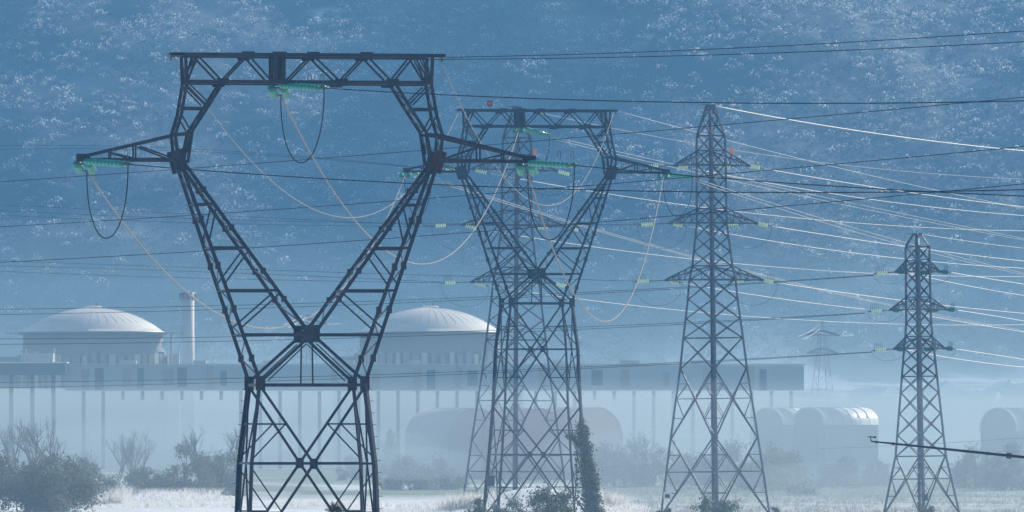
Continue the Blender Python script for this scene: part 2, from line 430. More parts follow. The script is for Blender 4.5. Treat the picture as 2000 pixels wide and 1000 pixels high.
def insulator(p0,p1,m,label,group,R=.24,n=14,sep=.62,horn=0,double=True,link=0.):
    """p0 on the tower side, p1 on the wire side"""
    p0=Vector(p0); p1=Vector(p1); d=p1-p0; Lg=d.length; q=orient(d)
    root=empty('insulator_string',p0); root.rotation_mode='QUATERNION'; root.rotation_quaternion=q; tag(root,label,'insulator',group)
    side=q.inverted()@Vector((0,0,1)); side.z=0
    hor=abs(d.normalized().y)>.6
    if hor: side=q.inverted()@Vector((1,0,0)); side.z=0
    side.normalize()
    l0=link+.28; ls=Lg-l0-.34
    me=stack(ls,R,n,m); ls=round(ls,1)
    for s in ((-1,1) if double else (0,)):
        o=bpy.data.objects.new('disc_stack',me); COL.objects.link(o); o.parent=root; o.location=side*(s*sep/2)+V3(0,0,l0)
    for z in (l0-.08, l0+ls+.08):
        b=MB(); a=side*(sep/2+.1) if double else side*.12
        b.tube([-a+V3(0,0,z),a+V3(0,0,z)],.06,6); b.build('yoke_plate',FIT,root)
    b=MB(); b.tube([V3(0,0,0),V3(0,0,l0-.08)],.045,6); b.build('tower_link',FIT,root)
    b=MB(); b.tube([V3(0,0,l0+ls+.08),V3(0,0,Lg+.1)],.06,6,.04); b.build('line_clamp',FIT,root)
    up=q.inverted()@Vector((0,0,1))
    ax=V3(0,0,1)
    for h in range(horn):
        z=lerp(l0+ls*.35,l0+ls+.05,h/max(1,horn-1)); b=MB(); c=up*(R+.1)+V3(0,0,z)
        if double and h>0 and horn==3:
            b.tube([c+up*(.32+.30*math.sin(t))+ax*(.24*math.cos(t)) for t in [k*math.pi/7-.9 for k in range(11)]],.025,5)
        else:
            b.tube([V3(0,0,z)+up*R*.7,c+up*(.5 if R>.2 else .28)+ax*.06],.022,5)
        b.build('arcing_horn',FIT,root)
    if not horn==3:
        pass
    return root

# ------------------------------------------------------------------ wires
def catenary(P0,P1,via=None,sag=None,ext=(0.,1.),n=44):
    P0=Vector(P0); P1=Vector(P1)
    if via is not None:
        vx,vy=via; best=None
        r=(vx-1000.)/F
        # t where the plan line meets the sight line of the via point
        t=(r*P0.y-P0.x)/((P1.x-P0.x)-r*(P1.y-P0.y))
        p=P0.lerp(P1,t); zt=CZ+(HY-vy)/F*p.y; sag=(p.z-zt)/(4*t*(1-t))
    sag=sag or 0.
    out=[]
    for i in range(n+1):
        t=lerp(ext[0],ext[1],i/n); p=P0+(P1-P0)*t; p.z-=4*sag*t*(1-t); out.append(p)
    return out
def wire(name,label,group,P0,P1,r,m,via=None,sag=None,ext=(0.,1.),n=44,cat='cable'):
    b=MB(); b.tube(catenary(P0,P1,via,sag,ext,n),r,6); o=b.build(name,m,None,True); tag(o,label,cat,group); return o
def loop(label,group,P0,P1,low,r,m,n=26,k=1.0):
    """slack jumper: hangs 'low' metres under its ends, bowed like a U"""
    P0=Vector(P0); P1=Vector(P1); pts=[]
    for i in range(n+1):
        t=i/n; a=math.pi*t
        u=.5-.5*math.cos(a)*abs(math.cos(a))**(-.0) ; p=P0.lerp(P1,lerp(t,u,k)); p.z-=low*math.sin(a)**.9; pts.append(p)
    b=MB(); b.tube(pts,r,6); o=b.build('jumper_cable',m,None,True); tag(o,label,'jumper cable',group); return o

NA='the nearest pylon'; NB='the ivy-clad pylon'; NC='the pylon behind the ivy'; ND='the danger-plate pylon'; NE='the small right pylon'
PH=[('left crossarm',-440,318),('top beam',-58,168),('right crossarm',432,318)]
AB={}
for nm,ax,py in PH:
    a=cat_pt('A',ax,py); b=cat_pt('B',ax,py)
    da=(b-a).normalized()
    # towards each other
    ea=a+V3(da.x,da.y,-.15).normalized()*3.5; eb=b+V3(-da.x,-da.y,-.16).normalized()*3.5
    insulator(a+V3(0,.2,-.1),ea,GLASS_G,'pair of green glass insulators under the %s, facing away, on %s'%(nm,NA),'green insulators of the nearest pylon',R=.29,n=8,sep=.78)
    insulator(b+V3(0,-.2,-.1),eb,GLASS_G,'pair of green glass insulators under the %s, facing the camera, on %s'%(nm,NB),'green insulators of the ivy-clad pylon',R=.27,n=8,sep=.86)
    AB[nm]=(a,b,ea,eb)
    via={'left crossarm':(545,640),'top beam':(822,516),'right crossarm':(1185,628)}[nm]
    wire('conductor_cable','white sagging conductor from the %s of %s to %s'%(nm,NA,NB),'conductors sagging between the two forked pylons',ea,eb,.055,ALUW,via=via,n=70)
    # to the right
    end={'left crossarm':((2000,370.5),(1300,374)),'top beam':((2000,197),(1340,200)),'right crossarm':((2000,383),(1700,368))}[nm]
    if nm=='right crossarm': P=W(1122,323,560-4)
    elif nm=='top beam': P=W(633,172,560-5)
    else: P=W(250,321,560-7)
    insulator(a+V3(.3,-.3,.05),P,GLASS_G,'long green insulator pointing right from the %s of %s'%(nm,NA),'green insulators of the nearest pylon',R=.20,n=10,sep=.5,horn=3)
    wire('conductor_cable','dark conductor running from the %s of %s to the right edge'%(nm,NA),'dark conductors leaving the nearest pylon',P,W(end[0][0],end[0][1],500.),.036,SHADEALU,via=end[1],ext=(0,2.))
    loop('slack loop of cable hanging under the %s of %s'%(nm,NA),'jumper loops of the nearest pylon',ea+V3(0,0,-.05),P+V3(0,0,-.05),{'left crossarm':4.55,'top beam':4.6,'right crossarm':4.6}[nm],.04,SHADEALU)
    # B: to the right and away
    Pb={'left crossarm':W(842,347,960),'top beam':W(1073,266,960),'right crossarm':W(1352,347,962)}[nm]
    insulator(b+V3(.3,.1,.05),Pb,GLASS_G,'long green insulator slanting right from the %s of %s'%(nm,NB),'green insulators of the ivy-clad pylon',R=.2,n=9,sep=.5)
    loop('slack loop of cable hanging under the %s of %s'%(nm,NB),'jumper loops of the ivy-clad pylon',eb+V3(0,0,-.05),Pb+V3(0,0,-.05),4.3,.04,SHADEALU)
    e2,v2={'left crossarm':((2000,646),(1282,481)),'top beam':((2000,466),(1457,352)),'right crossarm':((2000,534),(1600,425))}[nm]
    for q,off in enumerate(((0,0),(0,7))):
        wire('conductor_cable','%s pale twin conductor from the %s of %s to the right edge'%(('upper','lower')[q],nm,NB),'pale twin conductors leaving the ivy-clad pylon',
             Pb+V3(0,0,-.25*q),W(e2[0],e2[1]+3*q,1180.),.029,ALU,via=(v2[0],v2[1]+off[1]*(1 if nm!='left crossarm' else .4)),ext=(0,2.))
# earth wires
for sx,nm,via in ((-1,'left',(692,425)),(1,'right',(1078,401))):
    wire('earth_wire','pale earth wire sagging between the %s ends of the two forked pylons'%nm,'earth wires between the forked pylons',cat_pt('A',sx*262,112),cat_pt('B',sx*262,112),.033,ALUW,via=via,n=60)
wire('earth_wire','upper of two thin dark earth wires rising to the upper right edge','earth wires of the nearest pylon',W(872,112,562),W(2000,60.5,500),.026,SHADEALU,via=(1400,95.6),ext=(0,2.))
wire('earth_wire','lower of two thin dark earth wires rising to the upper right edge','earth wires of the nearest pylon',W(336,110,558),W(2000,81.5,490),.026,SHADEALU,via=(1400,107),ext=(0,2.))
wire('earth_wire','pale earth wire from the right peak of the ivy-clad pylon to the right edge','earth wires of the ivy-clad pylon',W(1200,215,960),W(2000,407,1180),.034,ALU,via=(1600,319),ext=(0,2.))
wire('earth_wire','pale earth wire from the top of the pylon behind the ivy to the right edge','earth wires of the three-crossarm pylons',W(1014,211,1045),W(2000,350,1150),.034,ALU,via=(1439,294),ext=(0,2.))
wire('earth_wire','pale earth wire from the top of the tall danger-plate pylon to the right edge','earth wires of the three-crossarm pylons',W(1392,206,988),W(2000,294.5,1100),.05,ALUB,via=(1700,259),ext=(0,2.))
wire('earth_wire','faint earth wire from the top of the small pylon to the right edge','earth wires of the three-crossarm pylons',W(1798,457,1003),W(2000,485,1110),.04,ALU,via=(1900,472.5),ext=(0,2.5))
# long dark wires climbing from the left edge to the upper right
for (y0,v,y1,lab) in ((355,(870,290),190,'top'),(443,(843,387),286,'middle'),(512.5,(849,459),359,'lowest')):
    wire('conductor_cable','%s of three thin dark wires climbing from left edge to upper right edge'%lab,'three dark wires crossing the whole view',W(0,y0,900),W(2000,y1,690),.037,SHADEALU,via=v,ext=(-.5,1.4),n=60)
# pairs of dark wires from the left edge to the small pylon
for lv,(a,b,v,nm) in enumerate((((0,604),(1706,537),(942,580),'top'),((0,662),(1690,611),(1129,639),'middle'),((0,747),(1704,687),(942,724.5),'bottom'))):
    for q in (0,1):
        wire('conductor_cable','%s dark wire of the pair reaching the %s left insulator of %s'%(('upper','lower')[q],nm,NE),'paired dark wires reaching the small pylon',
             W(a[0],a[1]+q*10.5,950),W(b[0],b[1]+q*1.0,1002),.030,SHADEALU,via=(v[0],v[1]+q*4.5),ext=(-.5,1))
# faint wires from the left edge to the hazy pylon behind
for nm,y0,y1,end in (('top',285,306,(846,330)),('top',292,309,(846,331)),('middle',400,429,(848,441)),('middle',420,440,(848,443)),('bottom',519,539,(868,551)),('bottom',530,548,(868,552.5))):
    up='upper' if y0 in (285,400,519) else 'lower'
    wire('conductor_cable','%s faint wire from left edge to the %s insulator of %s'%(up,nm,NC),'faint wires reaching the hazy pylon',W(0,y0,1350),W(end[0],end[1],1046),.028,SHADEALU,via=(600,y1),ext=(-.5,1))
wire('conductor_cable','faint wire from the left edge to the bottom left insulator of '+ND,'faint wires reaching the tall pylon',W(0,509,1350),W(1241,549,988),.028,SHADEALU,via=(600,530),ext=(-.5,1))
wire('conductor_cable','faint wire from behind the forks to the middle left insulator of '+ND,'faint wires reaching the tall pylon',W(0,411,1350),W(1249,439,988),.028,SHADEALU,via=(600,433),ext=(-.5,1))

# strings, jumpers and bright wires of the three-crossarm pylons
LV=('top','middle','bottom')
def tri_strings(tips,d,nameN,m_left,m_right,offs,grp,wires,low):
    k=d/F
    for lv in range(3):
        for sx in (-1,1):
            T=tips[(lv,sx)]; side='left' if sx<0 else 'right'
            l0,l1=offs['L']; r0,r1=offs['R']
            pl=T+V3(l1*k,.6,offs['ly']*k); pr=T+V3(r1*k,.6,-(offs['ry'])*k)
            insulator(T,pl,m_left if sx<0 else m_right,'glass insulator string pointing left from the %s %s crossarm of %s'%(LV[lv],side,nameN),grp,R=.27,n=6,sep=.36,double=False,horn=5,link=-l0*k)
            insulator(T,pr,m_right if m_right is GLASS_G else m_left,'glass insulator string pointing right from the %s %s crossarm of %s'%(LV[lv],side,nameN),grp,R=.26,n=6,sep=.36,double=False,horn=5,link=.05)
            loop('thin jumper loop under the %s %s crossarm of %s'%(LV[lv],side,nameN),'jumper loops of '+nameN,pl+V3(-.15,0,0),pr+V3(.1,0,0),low,.017,SHADEALU)
            wv=wires.get((lv,sx))
            if wv:
                for (e,v,d1,r) in wv:
                    wire('conductor_cable','bright wire from the %s %s crossarm of %s to the right'%(LV[lv],side,nameN),'bright wires of the three-crossarm pylons',pr,W(e[0],e[1],d1),r,ALUB,via=v,ext=(0,2.) if e[0]>=1990 else (0,1))
tri_strings(tipD,988.,ND,GLASS_P,GLASS_P,dict(L=(-29,-62),R=(3,30),ly=-3,ry=5),'pale insulators of the tall pylon',{
  (0,1):[((2000,404),(1724,368),1100,.034)],(1,1):[((2000,510),(1628,461),1100,.034)],(2,1):[((2000,612),(1772,588),1100,.034)],
  (0,-1):[((2000,421),(1691,388),1110,.030)],(1,-1):[((2000,524),(1622,488),1110,.030)],(2,-1):[((1690,604),(1500,580),1050,.030)]},2.7)
tri_strings(tipC,1045.,NC,GLASS_P,GLASS_P,dict(L=(-28,-58),R=(4,32),ly=-2,ry=8),'pale insulators of the hazy pylon',{
  (0,-1):[((2000,451),(1365,404),1160,.030)],(1,-1):[((2000,540),(1360,507),1160,.030)],(2,-1):[((2000,634),(1504,621),1160,.030)]},2.7)
tri_strings(tipE,1003.,NE,GLASS_P,GLASS_G,dict(L=(-12,-42),R=(2,21),ly=-3,ry=1),'insulators of the small pylon',{
  (0,1):[((2000,555),(1930,544),1110,.033)],(1,1):[((2000,627),(1930,615),1110,.033)],(2,1):[((2000,702),(1930,691),1110,.033)],
  (0,-1):[((2000,577),(1900,560),1110,.030)],(1,-1):[((2000,648),(1880,629),1110,.030)],(2,-1):[((2000,717),(1900,705.5),1110,.035)]},1.25)
# bright wires hung on the far pylons
for i,(t,px0) in enumerate(((tipF,1606),(tipG,602))):
    nm=('right of the tall pylon','seen through the nearest fork')[i]
    y=(655,632)[i]
    for q,(x1,yy) in enumerate(((-48,8),(-40,14))):
        wire('conductor_cable','short bright %s wire slanting off the faint pylon %s'%(('upper','lower')[q],nm),'bright wires of the far pylons',W(px0-12+8*q,y-16+3*q,2050),W(px0+x1,y+yy-6,1990),.05,ALUB,sag=.3)
    wire('conductor_cable','level bright wire trailing right of the faint pylon %s'%nm,'bright wires of the far pylons',W(px0-16,y-8,2050),W(px0+62,y,2300),.045,ALUB,sag=.5)
wire('service_cable','thin dark wire rising to the right behind the dark sprinkler boom',None,W(1690,873,1250),W(2000,855,1200),.03,SHADEALU,via=(1850,865),ext=(-.3,2.))

# ------------------------------------------------------------------ plates and boxes on the pylons
def plate(label,c,w,h,m,d_post,rz,text=None,mi=None):
    r=empty('number_plate',c,rz); tag(r,label,'sign')
    b=MB(); b.box((0,0,0),(w/2,.02,h/2)); b.build('panel',m,r)
    b=MB(); b.tube([V3(0,.05,-h/2-d_post),V3(0,.05,h/2)],.035,6); b.build('post',FIT,r)
    if mi=='border':
        for a in ((0,-.022,h/2-.05,w/2,.05),(0,-.022,-h/2+.05,w/2,.05)):
            b=MB(); b.box(a[:3],(a[3],.006,a[4])); b.build('border',BLACKP,r)
        for s in (-1,1):
            b=MB(); b.box((s*(w/2-.04),-.022,0),(.04,.006,h/2-.1)); b.build('border',BLACKP,r)
    if text:
        cu=bpy.data.curves.new('number','FONT'); cu.body=text; cu.size=h*.72; cu.align_x='CENTER'; cu.align_y='CENTER'; cu.extrude=.01; cu.offset=.012
        tmp=bpy.data.objects.new('number',cu); COL.objects.link(tmp); bpy.context.view_layer.update(); dg=bpy.context.evaluated_depsgraph_get()
        me=bpy.data.meshes.new_from_object(tmp.evaluated_get(dg)); bpy.data.objects.remove(tmp); me.materials.clear(); me.materials.append(BLACKP)
        o=bpy.data.objects.new('number',me); COL.objects.link(o); o.parent=r; o.location=(0,-.03,0); o.rotation_euler=(math.pi/2,0,0)
    return r
plate('small orange plate numbered 32 standing on the top beam of the ivy-clad pylon',W(957,202,955),.62,.62,ORANGE,.5,.12,'32','border')
plate('orange plate on the upper crossarm of the hazy pylon behind the ivy',W(1045,297,1042),.5,.75,ORANGE,1.3,.75)
plate('orange plate on the upper right crossarm of the tall danger-plate pylon',W(1429,294,984),.5,.7,ORANGE,.9,.8)
r=empty('danger_plate',W(1304,968.5,982)); tag(r,'white danger plate with dark print on a lower leg of the tall pylon','sign')
b=MB(); b.box((0,0,0),(.48,.02,.42)); b.build('panel',WHITEP,r)
b=MB(); b.box((-.02,-.026,-.02),(.27,.006,.2)); b.build('print_panel',MAROON,r)
for px,py,d,w,h,lab in ((958,940,950,.46,.55,'dark equipment box strapped to a lower leg of the ivy-clad pylon'),(1806,972,997,.36,.35,'dark equipment box low on the front leg of the small pylon')):
    r=empty('equipment_box',W(px,py,d)); tag(r,lab,'box')
    b=MB(); b.box((0,0,0),(w,.25,h)); b.build('case',BOXM,r)
    b=MB(); b.box((0,0,h+.04),(w+.06,.3,.04)); b.build('cover',BOXM,r)
    b=MB(); b.box((0,-.26,0),(w*.82,.012,h*.85)); b.build('door',BOXM,r)

# ------------------------------------------------------------------ sprinkler boom
r=empty('sprinkler_boom',W(1700,862,640)); tag(r,'dark horizontal sprinkler boom entering from the right edge with nozzle at its tip','boom')
o0=W(1700,862,640)
def LB(px,py,d=640.): return W(px,py,d)-o0
b=MB(); b.tube([LB(1702,862),LB(1740,866,639),LB(1850,877.5,636),LB(2000,893,632),LB(2160,911,628)],.055,8,.13); b.build('boom_pipe',PIPE,r,True)
b=MB(); b.tube([LB(1701,862),LB(1700,852)],.04,6); b.build('riser',PIPE,r)
b=MB(); b.tube([LB(1695,853),LB(1709,854)],.045,6); b.tube([LB(1707,853.6),LB(1711,854.4)],.09,6); b.build('nozzle',PIPE,r)
for px,py,rr in ((1712,863.5,.1),(1744,866.6,.12),(1929,885.6,.13),(1968,889.7,.22),(1973,890.3,.22)):
    b=MB(); b.tube([LB(px-2.2,py-.2,638),LB(px+2.2,py+.3,638)],rr,8); b.build('collar',PIPE,r)
b=MB(); b.tube([LB(2160,908,628),V3(LB(2160,908,628).x,LB(2160,908,628).y,-o0.z)],.16,8); b.build('mast',PIPE,r)

# ------------------------------------------------------------------ terrain
def vnoise(x,y,seed=0):
    x=np.asarray(x,float); y=np.asarray(y,float)
    xi=np.floor(x).astype(np.int64); yi=np.floor(y).astype(np.int64); fx=x-xi; fy=y-yi
    fx=fx*fx*(3-2*fx); fy=fy*fy*(3-2*fy)
    def h(a,b):
        n=(a*374761393+b*668265263+seed*1442695041)&0x7fffffff
        n=((n^(n>>13))*1274126177)&0x7fffffff
        return ((n^(n>>16))&0xffff)/65535.
    return (h(xi,yi)*(1-fx)+h(xi+1,yi)*fx)*(1-fy)+(h(xi,yi+1)*(1-fx)+h(xi+1,yi+1)*fx)*fy
def fbm(x,y,o=4,seed=0):
    s=0; a=.5; t=0
    for i in range(o): s=s+a*vnoise(x*2**i,y*2**i,seed+i); t+=a; a*=.5
    return s/t
def gz(x,y):
    x=np.asarray(x,float); y=np.asarray(y,float)
    z=.9*(fbm(x/28.,y/28.,3,5)-.5)*np.clip((y-700)/300,0,1)
    z=z+3.0*np.exp(-((x-3)/9.)**2-((y-1035)/16.)**2)
    z=z+1.1*np.exp(-((x+46)/9.)**2-((y-1130)/14.)**2)
    return z
def hz(x,y):
    x=np.asarray(x,float); y=np.asarray(y,float)
    yy=y+40*np.sin(x/95.+.6)+26*np.sin(x/41.)
    z=np.where(yy<3300,26*np.clip((yy-2750)/550,-.06,1),26+.42*(yy-3300))
    z=np.where(yy>4150,26+.42*850+.12*(yy-4150),z)
    amp=np.clip((yy-3200)/400,0,1)
    return z+amp*(46*(fbm(x/90.,y/170.,4,11)-.5)+12*(fbm(x/28.,y/28.,3,21)-.5))
def grid(name,xs,ys,zf,m):
    X,Y=np.meshgrid(xs,ys); Z=zf(X,Y); n=len(xs); k=len(ys)
    v=np.stack([X.ravel(),Y.ravel(),Z.ravel()],1)
    i=np.arange(k-1)[:,None]*n+np.arange(n-1)[None,:]; f=np.stack([i,i+1,i+n+1,i+n],-1).reshape(-1,4)
    return npmesh(name,v,f,m,smooth=True)
def npmesh(name,v,f,m,attrs=None,smooth=False):
    me=bpy.data.meshes.new(name); me.vertices.add(len(v)); me.vertices.foreach_set('co',np.asarray(v,np.float32).ravel())
    c=f.shape[1]; me.loops.add(f.size); me.loops.foreach_set('vertex_index',f.astype(np.int32).ravel())
    me.polygons.add(len(f)); me.polygons.foreach_set('loop_start',np.arange(0,f.size,c,dtype=np.int32))
    me.update(calc_edges=True); me.materials.append(m)
    if smooth: me.polygons.foreach_set('use_smooth',np.ones(len(f),bool))
    for k,a in (attrs or {}).items():
        at=me.attributes.new(k,'FLOAT','FACE'); at.data.foreach_set('value',np.asarray(a,np.float32))
    o=bpy.data.objects.new(name,me); COL.objects.link(o); return o

def ground_mat():
    m=bpy.data.materials.new('frosted_fields'); m.use_nodes=True; nt=m.node_tree; b=nt.nodes['Principled BSDF']; b.inputs['Roughness'].default_value=.9
    b.inputs['Specular IOR Level'].default_value=.15
    g=nt.nodes.new('ShaderNodeNewGeometry'); mp=nt.nodes.new('ShaderNodeMapping'); mp.inputs['Scale'].default_value=(1,.28,1); nt.links.new(g.outputs['Position'],mp.inputs['Vector'])
    def nz(sc,det,src): 
        n=nt.nodes.new('ShaderNodeTexNoise'); n.inputs['Scale'].default_value=sc; n.inputs['Detail'].default_value=det; n.inputs['Roughness'].default_value=.7; nt.links.new(src,n.inputs['Vector']); return n.outputs['Fac']
    def ramp(src,p0,p1,c0,c1):
        r=nt.nodes.new('ShaderNodeValToRGB'); r.color_ramp.elements[0].position=p0; r.color_ramp.elements[1].position=p1
        r.color_ramp.elements[0].color=(*c0,1); r.color_ramp.elements[1].color=(*c1,1); nt.links.new(src,r.inputs[0]); return r.outputs[0]
    big=nz(.012,3,mp.outputs[0]); fine=nz(.7,6,g.outputs['Position']); mid=nz(.09,5,g.outputs['Position'])
    grass=ramp(mid,.35,.65,(.15,.20,.12),(.28,.31,.22))
    snow=ramp(fine,.3,.7,(.84,.84,.85),(.95,.95,.95))
    msk=ramp(mid,.36,.56,(0,0,0),(1,1,1)); msk2=ramp(big,.50,.62,(0,0,0),(1,1,1))
    sep=nt.nodes.new('ShaderNodeSeparateXYZ'); nt.links.new(g.outputs['Position'],sep.inputs[0])
    mr=nt.nodes.new('ShaderNodeMapRange'); mr.inputs[1].default_value=1260; mr.inputs[2].default_value=1170; nt.links.new(sep.outputs['Y'],mr.inputs[0])
    mx=nt.nodes.new('ShaderNodeMath'); mx.operation='MAXIMUM'; nt.links.new(msk2,mx.inputs[0]); nt.links.new(mr.outputs[0],mx.inputs[1])
    mrx=nt.nodes.new('ShaderNodeMapRange'); mrx.inputs[1].default_value=9; mrx.inputs[2].default_value=22; mrx.inputs[3].default_value=1; mrx.inputs[4].default_value=.6; nt.links.new(sep.outputs['X'],mrx.inputs[0])
    mxx=nt.nodes.new('ShaderNodeMath'); mxx.operation='MULTIPLY'; nt.links.new(mx.outputs[0],mxx.inputs[0]); nt.links.new(mrx.outputs[0],mxx.inputs[1]); mx=mxx
    mu=nt.nodes.new('ShaderNodeMath'); mu.operation='MULTIPLY'; nt.links.new(mx.outputs[0],mu.inputs[0])
    mb=nt.nodes.new('ShaderNodeMapRange'); mb.inputs[3].default_value=.62; mb.inputs[4].default_value=1; nt.links.new(msk,mb.inputs[0]); nt.links.new(mb.outputs[0],mu.inputs[1])
    mix=nt.nodes.new('ShaderNodeMix'); mix.data_type='RGBA'; nt.links.new(mu.outputs[0],mix.inputs[0]); nt.links.new(grass,mix.inputs[6]); nt.links.new(snow,mix.inputs[7])
    nt.links.new(mix.outputs[2],b.inputs['Base Color'])
    bp=nt.nodes.new('ShaderNodeBump'); bp.inputs['Strength'].default_value=.3; bp.inputs['Distance'].default_value=.15; nt.links.new(fine,bp.inputs['Height']); nt.links.new(bp.outputs[0],b.inputs['Normal'])
    return m
def hill_mat():
    m=bpy.data.materials.new('hill_soil'); m.use_nodes=True; nt=m.node_tree; b=nt.nodes['Principled BSDF']; b.inputs['Roughness'].default_value=.95; b.inputs['Specular IOR Level'].default_value=.1
    g=nt.nodes.new('ShaderNodeNewGeometry'); sep=nt.nodes.new('ShaderNodeSeparateXYZ'); nt.links.new(g.outputs['Position'],sep.inputs[0])
    n=nt.nodes.new('ShaderNodeTexNoise'); n.inputs['Scale'].default_value=.022; n.inputs['Detail'].default_value=7; nt.links.new(g.outputs['Position'],n.inputs['Vector'])
    r=nt.nodes.new('ShaderNodeValToRGB'); e=r.color_ramp.elements; e[0].position=.42; e[0].color=(.045,.05,.045,1); e[1].position=.72; e[1].color=(.22,.23,.24,1)
    nt.links.new(n.outputs['Fac'],r.inputs[0])
    r2=nt.nodes.new('ShaderNodeValToRGB'); e=r2.color_ramp.elements; e[0].position=.46; e[0].color=(.16,.18,.14,1); e[1].position=.56; e[1].color=(.74,.75,.76,1)
    nt.links.new(n.outputs['Fac'],r2.inputs[0])
    mr=nt.nodes.new('ShaderNodeMapRange'); mr.inputs[1].default_value=24; mr.inputs[2].default_value=45; nt.links.new(sep.outputs['Z'],mr.inputs[0])
    mix=nt.nodes.new('ShaderNodeMix'); mix.data_type='RGBA'; nt.links.new(mr.outputs[0],mix.inputs[0]); nt.links.new(r2.outputs[0],mix.inputs[6]); nt.links.new(r.outputs[0],mix.inputs[7])
    vs=nt.nodes.new('ShaderNodeVectorMath'); vs.operation='SUBTRACT'; vs.inputs[1].default_value=(-80,0,183); nt.links.new(g.outputs['Position'],vs.inputs[0])
    vm=nt.nodes.new('ShaderNodeVectorMath'); vm.operation='MULTIPLY'; vm.inputs[1].default_value=(1/9,0,1/3.6); nt.links.new(vs.outputs[0],vm.inputs[0])
    vl=nt.nodes.new('ShaderNodeVectorMath'); vl.operation='LENGTH'; nt.links.new(vm.outputs[0],vl.inputs[0])
    m3=nt.nodes.new('ShaderNodeMapRange'); m3.inputs[1].default_value=1.15; m3.inputs[2].default_value=.85; nt.links.new(vl.outputs['Value'],m3.inputs[0])
    n9=nt.nodes.new('ShaderNodeTexNoise'); n9.inputs['Scale'].default_value=.18; n9.inputs['Detail'].default_value=5; nt.links.new(g.outputs['Position'],n9.inputs['Vector'])
    r9=nt.nodes.new('ShaderNodeMapRange'); r9.inputs[1].default_value=.42; r9.inputs[2].default_value=.58; nt.links.new(n9.outputs['Fac'],r9.inputs[0])
    m9=nt.nodes.new('ShaderNodeMath'); m9.operation='MULTIPLY'; nt.links.new(m3.outputs[0],m9.inputs[0]); nt.links.new(r9.outputs[0],m9.inputs[1])
    m3.inputs[1].default_value=1.5; m3.inputs[2].default_value=.5
    mix2=nt.nodes.new('ShaderNodeMix'); mix2.data_type='RGBA'; nt.links.new(m9.outputs[0],mix2.inputs[0]); nt.links.new(mix.outputs[2],mix2.inputs[6]); mix2.inputs[7].default_value=(.62,.63,.65,1)
    nt.links.new(mix2.outputs[2],b.inputs['Base Color']); return m
ys=np.concatenate([np.arange(-200,900,50),np.arange(900,1400,2.5),np.arange(1400,3001,25)]); xs=np.concatenate([np.arange(-900,-120,30),np.arange(-120,120.1,2.),np.arange(150,901,30)])
tag(grid('ground',xs,ys,gz,ground_mat()),kind='structure')
tag(grid('hillside',np.arange(-700,701,7.),np.arange(2700,4031,7.),hz,hill_mat()),kind='structure')

# hillside wood: one mass of frosted crowns
def crowns(cx,cy,cz,rad,hgt,frost,tint,q,size,seed):
    g=np.random.default_rng(seed); n=len(cx); N=n*q
    th=g.uniform(0,2*np.pi,(n,q)); u=g.uniform(-.35,1,(n,q)); rr=g.uniform(.72,1.06,(n,q)); s=np.sqrt(1-u*u)
    px=cx[:,None]+rad[:,None]*rr*s*np.cos(th); py=cy[:,None]+rad[:,None]*rr*s*np.sin(th); pz=cz[:,None]+hgt[:,None]*(.45+.55*rr*u)
    c=np.stack([px,py,pz],-1).reshape(-1,3)
    a=g.normal(size=(N,3)); a/=np.linalg.norm(a,axis=1)[:,None]; b=np.cross(a,g.normal(size=(N,3))); b/=np.linalg.norm(b,axis=1)[:,None]
    sz=(size*g.uniform(.55,1.25,(n,q))*(rad[:,None]/rad.mean())).reshape(-1,1)
    a=a*sz; b=b*sz*g.uniform(.45,1.,(N,1))
    v=np.stack([c-a-b*.6,c+a*.6-b,c+a+b*.7,c-a*.7+b],1).reshape(-1,3)
    f=np.arange(N*4).reshape(-1,4)
    fr=np.clip(frost[:,None]*g.uniform(.15,1.25,(n,q))*np.clip((u+.25)/.8,.08,1.1),0,.9).ravel()
    ti=np.clip(tint[:,None]+g.uniform(-.3,.3,(n,q)),0,1).ravel()
    return v,f,fr,ti
step=4.3
gx,gy=np.meshgrid(np.arange(-330,331,step),np.arange(3230,3960,step*1.15)); gx=gx.ravel()+rng.uniform(-2.4,2.4,gx.size); gy=gy.ravel()+rng.uniform(-2.6,2.6,gy.size)
zz_=hz(gx,gy)
meadow=(zz_<30)&(gx>60)
patch=fbm(gx/26.,gy/44.,5,31); patch2=fbm(gx/14.,gy/20.,3,47)
keep=(~meadow)&(rng.uniform(size=gx.size)<.96)&~((patch2>.66)&(patch>.5))
# a bare snowy ledge high on the slope
led=(((gx+80)/9)**2+((zz_-183)/3.6)**2<1); keep&=~(led&(rng.uniform(size=gx.size)<.6))
gx,gy,zz_,patch,patch2=gx[keep],gy[keep],zz_[keep],patch[keep],patch2[keep]
hf=np.clip((zz_-45)/110,0.0,1)
pf=np.clip((patch-.36)/.22,0,1)*(.25+.75*hf)
fro=np.where(rng.uniform(size=gx.size)<pf*.62+.13*hf+.045,rng.uniform(.7,1.3,gx.size),rng.uniform(.06,.5,gx.size)*(.45+.55*hf)*np.clip(.55+1.1*(patch-.35)/.3,.25,1.3))
rad=rng.uniform(1.6,3.5,gx.size)*(.7+.6*patch2); hg=rad*rng.uniform(1.2,2.1,gx.size)
v,f,fr,ti=crowns(gx,gy,zz_,rad,hg,fro,rng.uniform(0,1,gx.size),42,.32,3)
tag(npmesh('hillside_wood',v,f,HILLT,{'frost':fr,'tint':ti}),'dark wooded slope dusted with white frost filling the background','wood',None,'stuff')

